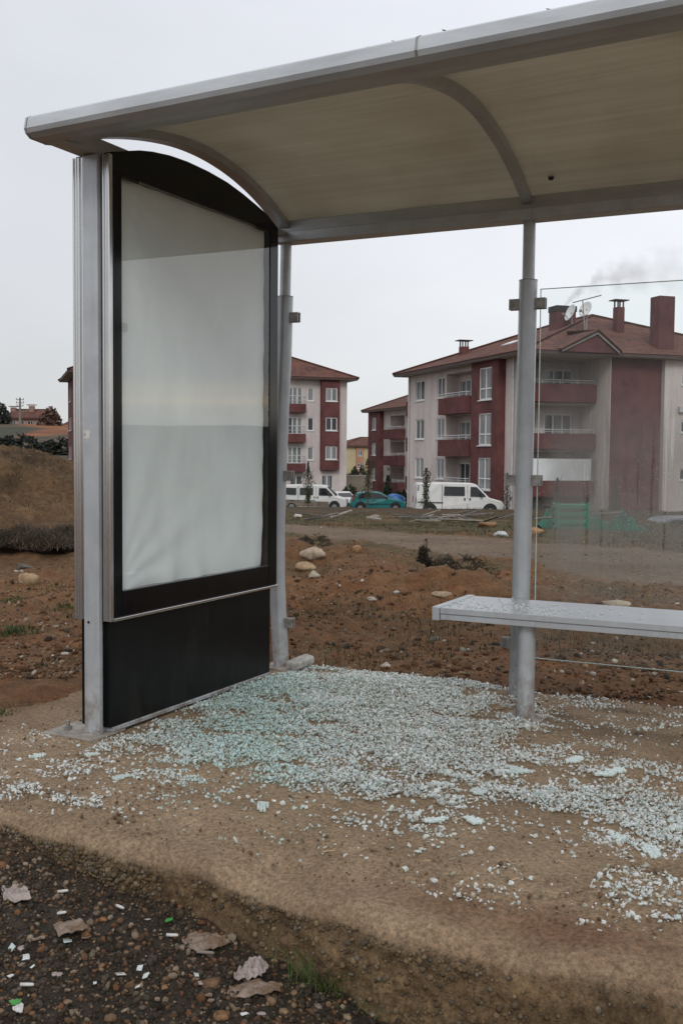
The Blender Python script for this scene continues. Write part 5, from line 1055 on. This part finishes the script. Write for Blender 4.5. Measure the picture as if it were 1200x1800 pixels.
def bush(px, py0, py1, s, wpx, n, base, name, label, cat, group=None, twigs=True, dpt=1.0, lsize=(.05, .11), conic=False, zref=None, thin=False):
    p = P3(px, py1, s); h = P3(px, py0, s)[2]-p[2]; r = wpx/F*s/2; zg = fgz(p[0], p[1]) if zref is None else zref
    o = thing(name, label, cat, (p[0], p[1], p[2]-.05), group, YAW)
    a = rng.uniform(0, 6.3, n); q = rng.random(n)**.5; z = rng.random(n)
    prof_ = (1-z)*1.0+.05 if conic else np.sqrt(np.clip(1-(z*1.05-.08)**2, 0, 1))
    lump = 1+.35*fbm(np.cos(a)*2+5, np.sin(a)*2+z*3, 1.2, 3)
    c = np.stack([r*q*prof_*lump*np.cos(a), r*dpt*q*prof_*lump*np.sin(a), h*z*(1+.25*fbm(a*1.5, a*0, 1.2, 3))], -1)
    keep = fbm(c[:, 0]*2.0/max(r, .3), c[:, 2]*2.0/max(h, .3), 1.6, 3) > -.30; c = c[keep]; n = len(c)
    leaves('foliage', c, rng.uniform(lsize[0], lsize[1], n)*(1.7 if thin else 1), tints(n, base), o, asp=(1, .16) if thin else (1, .55))
    if twigs:
        m = MB()
        for i in range(16):
            a = rng.uniform(0, 6.3); e = np.array([r*.85*math.cos(a)*rng.uniform(.3, 1), r*dpt*.85*math.sin(a)*rng.uniform(.3, 1), h*rng.uniform(.6, 1.1)]); m.tube([(0, 0, 0), e*.5+np.array([0, 0, .1*h]), e], [.02*h+.004, .01*h+.003, .003], 5)
        m.build('stems', M_bark, o)
    return o
# dry thicket at the foot of the mound, far bushes, weeds by the road
for k, (px, y0, y1, s, wd, lb) in enumerate([(20, 893, 947, 14.6, 92, 'dark dry thorn bush under the mound, leftmost of the three bushes'), (72, 888, 950, 14.4, 86, 'grey brown dry bush at the foot of the mound, middle one of three'), (122, 898, 948, 14.8, 62, 'low dry bush at the foot of the mound next to the shelter panel')]):
    p = P3(px, y1, s); h = P3(px, y0, s)[2]-p[2]; r = wd/F*s/2; o = thing('dry_bush', lb, 'bush', (p[0], p[1], p[2]-.06), 'dry bushes under the mound', YAW); r *= 1.25; n = 6500; a = rng.uniform(0, 6.3, n); q = rng.random(n)**.6
    bx_, by_ = r*q*np.cos(a), .7*r*q*np.sin(a); prof_ = np.clip(1-.7*q**2, .12, 1)*(.25+1.25*vn(bx_*2.3+7*k+50, by_*2.3+20)); hh_ = h*prof_*rng.uniform(.25, 1.05, n); z0_ = rng.random(n)*hh_*.6; hh_ = hh_*(.55+.9*vn(bx_*5+40, by_*5))
    cen = np.stack([bx_+.12*hh_*rng.normal(0, .6, n), by_, z0_+hh_*.25], -1); tb = tints(n, (.118, .088, .064) if k else (.085, .068, .050), .45); grn = rng.random(n) < .18; tb[grn] = np.array([.060, .062, .036])*rng.uniform(.6, 1.3, (grn.sum(), 1))
    Rz = np.stack([rng.normal(0, .75, n), rng.normal(0, .75, n), np.ones(n)], -1); Rz /= np.linalg.norm(Rz, axis=1)[:, None]; sd_ = np.cross(Rz, rng.normal(size=(n, 3))); sd_ /= np.linalg.norm(sd_, axis=1)[:, None]; L_ = rng.uniform(.03, .10, n)[:, None]; wv = sd_*rng.uniform(.0025, .006, n)[:, None]
    V = np.stack([cen-Rz*L_-wv, cen-Rz*L_+wv, cen+Rz*L_+wv*.3, cen+Rz*L_-wv*.3], 1); raw('stalks', V.reshape(-1, 3), np.arange(4*n).reshape(n, 4), M_leaf, np.repeat(tb, 4, 0), o)
bush(88, 718, 752, 215, 40, 1500, (.17, .11, .085), 'bare_shrub', 'round reddish brown bare shrub beside the old hill house', 'shrub', lsize=(.25, .5))
bush(2, 712, 748, 222, 34, 900, (.06, .062, .05), 'evergreen_tree', 'dark green tree at the left end of the old hill house', 'tree', lsize=(.3, .6))
for k, (px, y0, y1, s, wd, lb) in enumerate([(30, 755, 800, 150, 110, 'wide dark green scrub patch on the slope left of the other one'), (100, 762, 806, 140, 90, 'dark green scrub patch on the slope next to the shelter panel')]):
    bush(px, y0+10, y1, s, wd, 3500, (.040, .046, .038), 'scrub_patch', lb, 'scrub', 'scrub on the hillside', twigs=False, lsize=(.15, .35), dpt=.6)
for k, (px, y0, y1, s, wd, b_, lb) in enumerate([(612, 855, 893, 98, 46, (.04, .05, .03), 'dark green bush behind the nose of the minibus'), (628, 818, 862, 150, 44, (.045, .055, .04), 'dark hedge mass in front of the distant yellow block'), (705, 862, 893, 90, 34, (.035, .042, .028), 'dark bush between the blue tarpaulin and the right block')]):
    bush(px, y0, y1, s, wd, 1800, b_, 'garden_bush', lb, 'bush', 'bushes around the parked cars', twigs=False, lsize=(.09, .2))
bush(681, 826, 888, 96, 22, 1900, (.035, .05, .032), 'conifer', 'dark green conical conifer in front of the rear block', 'tree', conic=True, lsize=(.08, .16))
for k, (px, y0, y1, s, wd, lb) in enumerate([(548, 935, 972, 17, 96, 'grey green weed clump beside the shelter pole above the big pale rock'), (690, 980, 1012, 11.6, 80, 'low grey green weed clump on the bare earth left of the bench'), (745, 945, 1000, 11.8, 26, 'tall thin dried weed standing beside the dirt road'), (800, 968, 1012, 12.5, 150, 'long dark weed clump at the road edge in front of the middle pole')]):
    bush(px, y0, y1, s, wd, 1500, [(.075, .066, .042), (.075, .07, .046), (.06, .05, .035), (.06, .05, .03)][k], 'weed_clump', lb, 'weeds', 'weed clumps on the bare earth', lsize=(.012, .03), dpt=.7, thin=True)
# grass on the strip beyond the road and sparse tufts on the earth
def grass_blades(name, x, y, h, base, label, surf):
    n = len(x); a = rng.uniform(0, 6.3, n); ln = rng.normal(0, .45, n); z = surf; wv = np.stack([np.cos(a), np.sin(a), 0*a], -1)*(h*.09)[:, None]; b_ = np.stack([x, y, z-.01], -1); tp = b_+np.stack([np.cos(a+1.5)*ln*h, np.sin(a+1.5)*ln*h, h], -1); md_ = (b_+tp)/2+np.array([0, 0, 1])*(h*.12)[:, None]
    V = np.stack([b_-wv, b_+wv, md_+wv*.7, md_-wv*.7, tp, ], 1); Fa = []
    idx0 = np.arange(n)*5; F1 = np.stack([idx0, idx0+1, idx0+2], -1); F2 = np.stack([idx0, idx0+2, idx0+3], -1); F3 = np.stack([idx0+3, idx0+2, idx0+4], -1)
    return raw(name, V.reshape(-1, 3), np.concatenate([F1, F2, F3]), M_leaf, np.repeat(tints(n, base), 5, 0))
n = 60000; s_ = rng.uniform(16, 55, n); t_ = rng.uniform(-660, 660, n)/F*s_; x = CAM[0]+t_*RT[0]+s_*FH[0]; y = CAM[1]+t_*RT[1]+s_*FH[1]
keep = (s_ > 18.1+(5.6-t_)*14/7.2) & (fbm(x, y, .5, 4) > -.18); x, y = x[keep], y[keep]
g1 = grass_blades('grass', x, y, rng.uniform(.03, .11, len(x)), (.092, .086, .045), '', gz(x, y)); tag(g1, 'rough grass growing on the strip beyond the dirt road', kind='stuff')
n = 26000; s_ = rng.uniform(5.2, 16, n); t_ = rng.uniform(-640, 640, n)/F*s_; x = CAM[0]+t_*RT[0]+s_*FH[0]; y = CAM[1]+t_*RT[1]+s_*FH[1]
keep = (fbm(x+3, y+60, .9, 5) > .07) & (road_mask(t_, s_) < .2) & ~((x > PADX0) & (y < PADY1+.05)) & (y > -1.6); x, y = x[keep], y[keep]
g2 = grass_blades('grass', x, y, rng.uniform(.015, .05, len(x)), (.085, .082, .038), '', gz(x, y)); tag(g2, 'thin short grass patches on the bare earth', kind='stuff')

gx_, gy_, gh_ = [], [], []
for (px, py, wpx, nb, hh_) in [(20, 1282, 80, 900, .028), (15, 1058, 40, 260, .04), (22, 1112, 60, 320, .045), (120, 1070, 40, 200, .035), (85, 1040, 70, 220, .035), (90, 1262, 60, 250, .02), (700, 1120, 160, 420, .022), (560, 1130, 90, 260, .022), (1030, 1105, 120, 380, .03), (640, 1090, 70, 200, .025)]:
    P, s_ = hit(px, py); q = rng.normal(0, wpx/F*s_*.4, (nb, 2)); gx_.append(P[0]+q[:, 0]); gy_.append(P[1]+q[:, 1]*.9); gh_.append(rng.uniform(.4, 1.2, nb)*hh_)
gx_, gy_, gh_ = map(np.concatenate, (gx_, gy_, gh_)); kq = ~((gx_ > -.5) & (gy_ < PADY1)); gx_, gy_, gh_ = gx_[kq], gy_[kq], gh_[kq]
n = 5000; t_ = rng.uniform(-10.5, -4.2, n); s_ = rng.uniform(16.0, 21.0, n); x = CAM[0]+t_*RT[0]+s_*FH[0]; y = CAM[1]+t_*RT[1]+s_*FH[1]; kq = fbm(x, y, .9, 4) > .02; x, y = x[kq], y[kq]
g4 = grass_blades('dry_grass', x, y, rng.uniform(.03, .09, len(x)), (.120, .085, .045), '', gz(x, y)); tag(g4, 'dry yellowish grass on the earth mound', kind='stuff')
g3 = grass_blades('grass', gx_, gy_, gh_, (.070, .100, .034), '', gz(gx_, gy_)); tag(g3, 'small green grass patches on the red brown earth', kind='stuff')
# ------------------------------------------------------------------ things standing or lying around
p = P3(692, 890, 84); tarp = grain('tarpaulin_heap', (p[0], p[1], p[2]-.3), 1.0, (1.05, .8, .95), (1, 1, 1), 'heap covered with bright blue tarpaulin behind the teal car', 'tarpaulin', seed=4, rough=.3, mat_=mat('blue tarpaulin', (.035, .15, .42), .35, 0, .3, 2.5, .6, 5, bdist=.1))
fw = thing('garden_wall', 'low beige garden wall between the left block and the rear block', 'wall', W(.2, 118, -4.6), None, YAW); m = MB(); m.box(0, 3.2, 0, .3, 0, 3.3); m.build('masonry', mat('beige wall', (.36, .31, .25), .9, 0, .1, 1), fw); m = MB(); m.box(-.05, 3.25, -.05, .35, 3.301, 3.42); m.build('coping', M_soffw, fw)
# green netting heaped on the grass behind the misted pane
pA, pB = W(347/F*30.5, 30.5), W(532/F*28.5, 28.5); nt_ = thing('netting_heap', 'long low heap of green builders netting behind the misted pane', 'netting', (pA[0], pA[1], fgz(pA[0], pA[1])-.05))
M_net = mat('green netting', (.02, .22, .14), .7, 0, .5, 2.2, col2=(.012, .10, .07), bump=.8, bscale=9, bdist=.08); k = 46; V = []; m = MB(); nrow = 9
for i in range(k+1):
    q = (pB-pA)*i/k; zt = fgz(pA[0]+q[0], pA[1]+q[1])-fgz(pA[0], pA[1]); hh_ = (.42+.16*math.sin(i*.55)+.10*math.sin(i*1.7+1))*min(1, .3+i/5, .3+(k-i)/6)
    for j_ in range(nrow):
        a_ = math.pi*j_/(nrow-1); rr_ = 1+.22*mnoise.noise(Vector((i*.4, j_*.7, 2))); V.append((q[0]-FH[0]*math.cos(a_)*.5*rr_, q[1]-FH[1]*math.cos(a_)*.5*rr_, zt+hh_*math.sin(a_)*rr_-.02))
m.add(V, [(i*nrow+j_, (i+1)*nrow+j_, (i+1)*nrow+j_+1, i*nrow+j_+1) for i in range(k) for j_ in range(nrow-1)]); m.build('net', M_net, nt_, smooth=True)
m = MB(); q = (pB-pA)*.4; m.tube([(q[0]-1.2, q[1]-.3, .35), (q[0]+1.3, q[1]-.5, .62)], .03, 7); m.build('pole', M_wood, nt_)
p = P3(1001, 936, 28.6); crate = thing('plastic_crate', 'green slatted plastic crate by the netting behind the misted pane', 'crate', (p[0], p[1], p[2]), None, YAW); M_gc = mat('green plastic', (.015, .22, .14), .4)
for i in range(4): m = MB(); m.box(-.42, .42, -.3, .3, .05+.2*i, .17+.2*i); m.build('slat_ring', M_gc, crate, bevel=.01)
for sx in (-1, 1):
    for sy in (-1, 1): m = MB(); m.box(sx*.40-.035, sx*.40+.035, sy*.305-.02, sy*.305+.02, 0, .82); m.build('corner_post', M_gc, crate)
# timber and rubbish heap on the grass strip
wood_spots = []
for k in range(30):
    px = random.gauss(800, 60) if k < 24 else random.uniform(520, 660); py = random.uniform(906, 921); P, s = hit(min(px, 890), py)
    L = random.uniform(.5, 1.7); m = MB(); m.box(-L/2, L/2, -.06, .06, -.025, .025); o = m.build('timber_plank', mat('grey timber', (.13, .115, .10), .85, 0, .3, 5) if k % 3 else mat('pale timber', (.26, .235, .20), .85, 0, .2, 5), bevel=.008)
    o.location = (P[0], P[1], P[2]+random.uniform(.05, .22)); o.rotation_euler = (random.uniform(-.3, .3), random.uniform(-.35, .35), random.uniform(-.7, .7)+YAW)
    tag(o, 'weathered scrap plank lying on the grass strip before the parked cars', 'plank', 'scrap planks on the grass strip')
for k, (px, py, sz, tn, lb) in enumerate([(855, 926, .22, (.28, .17, .09), 'orange brown clod among the scrap planks'), (938, 938, .20, (.42, .24, .12), 'orange brown block on the grass just right of the middle pole'), (880, 944, .14, (.55, .58, .60), 'pale crumpled bag on the road edge left of the middle pole'), (523, 910, .16, (.6, .58, .54), 'pale crumpled rubbish on the grass below the minibus'), (660, 912, .2, (.30, .26, .22), 'grey clod at the left end of the scrap planks')]):
    P, s = hit(px, py); grain('debris_lump', P, sz, (1.2, .8, .6), tn, lb, 'debris', 'lumps on the grass strip', seed=20+k, rough=.35)
# rocks one can tell apart on the bare earth
for k, (px, py, wpx, asp, tn, lb) in enumerate([
    (49, 1026, 44, (1, .7, .72), (.40, .29, .18), 'large tan rock on the earth left of the shelter post'),
    (42, 1000, 30, (1.1, .6, .5), (.13, .12, .11), 'dark grey stone behind the large tan rock'),
    (551, 980, 46, (1.05, .7, .62), (.46, .38, .29), 'large pale rock right of the rear shelter pole'),
    (534, 1000, 34, (1.2, .7, .5), (.40, .29, .18), 'flat tan rock below the large pale rock'),
    (626, 972, 19, (1, .8, .85), (.36, .22, .12), 'small orange brown rock right of the large pale rock'),
    (552, 1014, 20, (1, .8, .8), (.46, .42, .35), 'pointed pale stone below the large pale rock'),
    (677, 1174, 17, (1.1, .8, .75), (.55, .50, .44), 'single white stone at the edge of the glass heap'),
    (514, 1163, 13, (.7, .8, 1.2), (.33, .20, .11), 'brown pebble leaning at the foot of the bent rear pole'),
    (776, 1050, 26, (1.4, .8, .5), (.42, .33, .23), 'flat tan rock left of the bench end'),
    (1082, 1066, 34, (1.4, .8, .6), (.42, .36, .28), 'pale flat rock behind the misted pane above the bench'),
    (870, 1247, 26, (1.3, .9, .5), (.27, .20, .13), 'flat brown stone left of the pole base plates'),
    (653, 1057, 14, (1.3, .8, .6), (.48, .44, .38), 'light pebble in the middle of the bare earth'),
    (697, 1046, 12, (1, .8, .7), (.50, .46, .40), 'light pebble left of the flat tan rock'),
    (115, 1152, 11, (1.3, .8, .6), (.55, .52, .47), 'white pebble near the left display case, upper one'),
    (46, 1192, 10, (.8, .8, .9), (.52, .50, .46), 'white pebble on the earth at the left edge')]):
    P, s = hit(px, py) if not (py > 1170 and px > 480) else (onz(px, py, .0), 5.0)
    s = (P-CAM)@FH
    if px == 677: P = hit(px, py)[0]
    grain('rock', P, wpx/F*s/2, asp, tn, lb, 'rock', 'rocks on the bare earth', seed=40+k, rough=.26)
m = MB(); m.box(-.07, .07, -.035, .035, -.02, .025); P = onz(528, 1170, .02); o = m.build('concrete_chunk', mat('broken concrete', (.42, .41, .38), .9, 0, .25, 25, .6, 40), bevel=.012); o.location = tuple(P+np.array([0, 0, .015])); o.rotation_euler = (.1, -.2, 1.2); tag(o, 'pale broken concrete chunk at the foot of the bent rear pole', 'concrete chunk')

# litter and stones on the roadside
fvz = lambda x, y: float(vz(np.array([x]), np.array([y]))[0])
def vhit(px, py):
    d = ray(px, py); d = d/(d@FH)
    for s in np.arange(1.2, 6, .01):
        p = CAM+d*s
        if p[2] <= fvz(p[0], p[1]): return np.array([p[0], p[1], fvz(p[0], p[1])]), s
    return CAM+d*3, 3
def paper(name, px, py, wpx, hpx, col, label, cat, seed, crumple=1.0, group=None, thick=.0025):
    P, s = vhit(px, py); wd = wpx/F*s; dp = hpx/F*s*1.9; k = 15; rr = np.random.default_rng(seed); V = []
    ang_ = np.linspace(0, 2*math.pi, 48, endpoint=False); ph_ = np.sort(rr.uniform(0, 2*math.pi, 7)); hk_ = rr.uniform(.62, 1.0, 7)
    out = np.array([min([1.25]+[h_/max(math.cos(a-p_), .12) for p_, h_ in zip(ph_, hk_) if math.cos(a-p_) > .12])*(1+.10*mnoise.noise(Vector((math.cos(a)*5+seed, math.sin(a)*5, seed*.7)))+.04*mnoise.noise(Vector((math.cos(a)*14+seed, math.sin(a)*14, seed)))) for a in ang_])
    V.append((0, 0, 0)); rings = 8
    for i in range(1, rings+1):
        for j, a in enumerate(ang_): q = i/rings; V.append((wd/2*q*out[j]*math.cos(a), dp/2*q*out[j]*math.sin(a), 0))
    V = [(x, y, crumple*wd*(.17*abs(mnoise.noise(Vector((x/wd*3.2+seed, y/wd*3.2, 0))))+.10*abs(mnoise.noise(Vector((x/wd*6+seed, y/wd*6, 3))))+.025*mnoise.noise(Vector((x/wd*15+seed, y/wd*15, 5))))+crumple*.05*wd*math.exp(-((x/wd)**2+(y/dp)**2)*9)) for x, y, z in V]
    Fs = [(0, 1+j, 1+(j+1) % 48) for j in range(48)]+[(1+(i-1)*48+j, 1+i*48+j, 1+i*48+(j+1) % 48, 1+(i-1)*48+(j+1) % 48) for i in range(1, rings) for j in range(48)]
    m = MB(); m.add(V, Fs); o = m.build(name, col); md = o.modifiers.new('t', 'SOLIDIFY'); md.thickness = thick; o.location = (P[0], P[1], P[2]+.006); o.rotation_euler = (0, 0, YAW+rr.uniform(-.4, .4)); return tag(o, label, cat, group)
M_pp = mat('stained tissue', (.44, .37, .34), .9, 0, .25, 22, .7, 70, col2=(.27, .215, .18), thr=(.32, .55)); M_cb = mat('wet cardboard', (.20, .13, .08), .9, 0, .45, 30, .9, 60, col2=(.40, .32, .27), thr=(.3, .6)); M_wp = mat('white wrapper', (.58, .57, .54), .6, 0, .16, 60); M_gw = mat('green wrapper', (.06, .30, .06), .45)
paper('crumpled_tissue', 445, 1712, 62, 46, M_pp, 'crumpled pinkish tissue on the grit below the pad face', 'tissue', 1, 1.4)
paper('paper_scrap', 28, 1578, 64, 42, M_pp, 'torn grey paper scrap on the grit at the left edge', 'paper', 2, 1.0)
paper('cardboard_scrap', 358, 1662, 92, 44, M_cb, 'wet brown cardboard scrap left of the crumpled tissue', 'cardboard', 3, .8)
paper('cardboard_scrap', 452, 1746, 120, 30, M_cb, 'wet brown cardboard strip just below the crumpled tissue', 'cardboard', 4, .6)
paper('paper_scrap', 124, 1640, 76, 34, M_cb, 'brown stained paper scrap under the leftmost glass shards', 'paper', 5, .7)
paper('wrapper', 30, 1779, 22, 18, M_wp, 'small white wrapper with a green corner at the bottom left', 'wrapper', 6, .8)
w2_ = paper('wrapper', 27, 1771, 20, 12, M_gw, 'small green wrapper at the bottom left beside the white one', 'wrapper', 7, .8)
paper('leaf_litter', 298, 1621, 17, 7, M_gw, 'small green leaf on the grit under the pad face', 'leaf', 8, .4)
for k, (px, py, lpx, rz, lb) in enumerate([(302, 1654, 19, .05, 'white cigarette butt left of the cardboard scrap'), (110, 1574, 17, .45, 'white cigarette butt above the stained paper scrap'), (47, 1744, 22, .1, 'white paper stub above the wrappers'), (108, 1614, 14, .5, 'pale cigarette butt just above the stained paper scrap'), (211, 1602, 16, -.6, 'pinkish white butt below the pad face'), (360, 1685, 30, -.05, 'thin brown stick on the cardboard scrap')]):
    P, s = vhit(px, py); L = lpx/F*s; m = MB(); m.tube([(-L/2, 0, 0), (L/2, 0, 0)], .0042, 10); m.tube([(L/2, 0, 0), (L/2+.003, 0, 0)], .003, 8); o = m.build('cigarette_butt' if k < 5 else 'stick', M_wp if k < 5 else M_wood, smooth=True); o.location = (P[0], P[1], P[2]+.012); o.rotation_euler = (0, .05, YAW+rz); tag(o, lb, 'cigarette butt' if k < 5 else 'stick', 'butts on the grit' if k < 5 else None)
for k, (px, py, sz) in enumerate([(22, 1676, .010), (45, 1690, .013), (118, 1664, .017), (58, 1705, .006), (245, 1710, .010), (256, 1722, .009), (212, 1724, .012), (346, 1722, .009), (168, 1731, .006), (242, 1741, .006), (260, 1620, .007), (430, 1786, .008), (20, 1720, .007)]):
    P, s = vhit(px, py); o = bpy.data.objects.new('glass_shard', pieces[k % 7]); sc.collection.objects.link(o); o.scale = (sz, sz*.8, sz*.5); o.location = (P[0], P[1], P[2]+sz*.4+.003); o.rotation_euler = (random.uniform(-.3, .3), random.uniform(-.3, .3), random.uniform(0, 6)); o.scale = (sz*1.3, sz, sz*.35); tag(o, 'pale glass shard lying on the dark roadside grit', 'glass shard', 'glass shards on the roadside')
for k, (px, py, wpx, tn) in enumerate([(182, 1618, 14, (.32, .15, .07)), (410, 1600, 16, (.34, .17, .08)), (438, 1655, 22, (.20, .13, .08)), (390, 1790, 26, (.26, .15, .08)), (370, 1735, 30, (.20, .12, .07)), (120, 1765, 15, (.28, .2, .13)), (290, 1740, 13, (.3, .17, .09)), (500, 1782, 18, (.3, .2, .12)), (560, 1770, 14, (.24, .2, .16)), (230, 1660, 10, (.3, .2, .13)), (610, 1792, 18, (.33, .24, .15)), (655, 1785, 14, (.30, .26, .2)), (75, 1730, 16, (.07, .06, .055)), (330, 1700, 14, (.27, .17, .1)), (180, 1700, 12, (.25, .14, .08))]):
    P, s = vhit(px, py); grain('roadside_stone', P, wpx/F*s/2, (1.1, .9, .65), tn, 'brownish stone larger than the gravel around it on the roadside', 'stone', 'larger stones on the roadside', seed=70+k)
for k in range(16):
    px, py = random.uniform(5, 470), random.uniform(1590, 1795)
    if py < 1530+px*.42: py = 1560+px*.42+random.uniform(0, 60)
    if py > 1797: continue
    paper('paper_bit', px, py, random.uniform(8, 20), random.uniform(4, 9), [M_pp, M_cb, M_cb][k % 3], 'tiny torn scrap of dirty paper trodden into the roadside grit', 'paper', 200+k, .7, 'paper bits on the roadside')
# grass tufts at the foot of the pad face
def tuft(px, py, n, h, label, seed):
    P, s = vhit(px, py); o = thing('grass_tuft', label, 'grass', P, 'grass tufts at the pad face'); a = rng.uniform(0, 6.3, n); le = rng.uniform(.5, 1.5, n); hh = h*rng.uniform(.5, 1.1, n); b_ = rng.normal(0, .028, (n, 3))*np.array([1.6, .6, 0]); V = []; Fs = []
    for i in range(n):
        pts = [b_[i]+np.array([math.cos(a[i])*le[i]*hh[i]*q**1.6, math.sin(a[i])*le[i]*hh[i]*q**1.6, hh[i]*(q-.38*q*q*le[i])]) for q in np.linspace(0, 1, 6)]; wv = np.array([-math.sin(a[i]), math.cos(a[i]), 0])
        o0 = len(V)
        for j, q in enumerate(pts): ww = .0015*(1-j/5.3); V += [q-wv*ww, q+wv*ww]
        Fs += [(o0+2*j, o0+2*j+1, o0+2*j+3, o0+2*j+2) for j in range(5)]
    raw('blades', np.array(V), np.array(Fs), M_leaf, np.repeat(tints(n, (.085, .12, .035), .45), 12, 0), o); return o
tuft(552, 1742, 85, .185, 'grass tuft with long arching blades at the foot of the pad face', 1)
tuft(772, 1815, 45, .09, 'short leafy grass tuft at the pad face, rightmost of the tufts', 2)
tuft(640, 1786, 26, .07, 'thin grass tuft between the two larger tufts at the pad face', 3)
# dry stalks on the pad
for k in range(26):
    px = random.uniform(560, 1190); py = random.uniform(1330, 1600); P = onz(px, py, .004)
    if P[1] < PADY0+.12: continue
    L = random.uniform(.012, .035); m = MB(); m.tube([(-L/2, 0, 0), (0, random.uniform(-.004, .004), .003), (L/2, 0, .001)], .0013, 5); o = m.build('dry_stalk', mat('straw', (.52, .38, .22), .8)); o.location = (P[0], P[1], .007); o.rotation_euler = (0, 0, random.uniform(0, 3)); tag(o, 'short straw coloured stalk lying among the glass cubes', 'stalk', 'straw stalks on the pad')

# dead leaves and twigs caught on the roof edge
for k, (px, py) in enumerate([(645, 95), (692, 86), (783, 70), (966, 31), (1052, 10), (1066, 7)]):
    d = ray(px, py); q = (-1.74-CAM[1])/d[1]; P = CAM+d*q; z_ = 2.322+dz(P[0], -1.74); a = random.uniform(0, 6)
    m = MB(); L = random.uniform(.008, .016); m.add([(-L, 0, 0), (0, L*.5, .004), (L, 0, .009), (0, -L*.5, .003), (0, 0, .008)], [(0, 4, 1), (1, 4, 2), (2, 4, 3), (3, 4, 0), (0, 1, 2, 3)]); o = m.build('dead_leaf', M_soffit); o.location = (P[0], -1.738, z_+.003); o.rotation_euler = (0, 0, a)
    tag(o, 'tiny dark dead leaf caught on the front edge of the shelter roof', 'leaf', 'dead leaves on the roof edge')
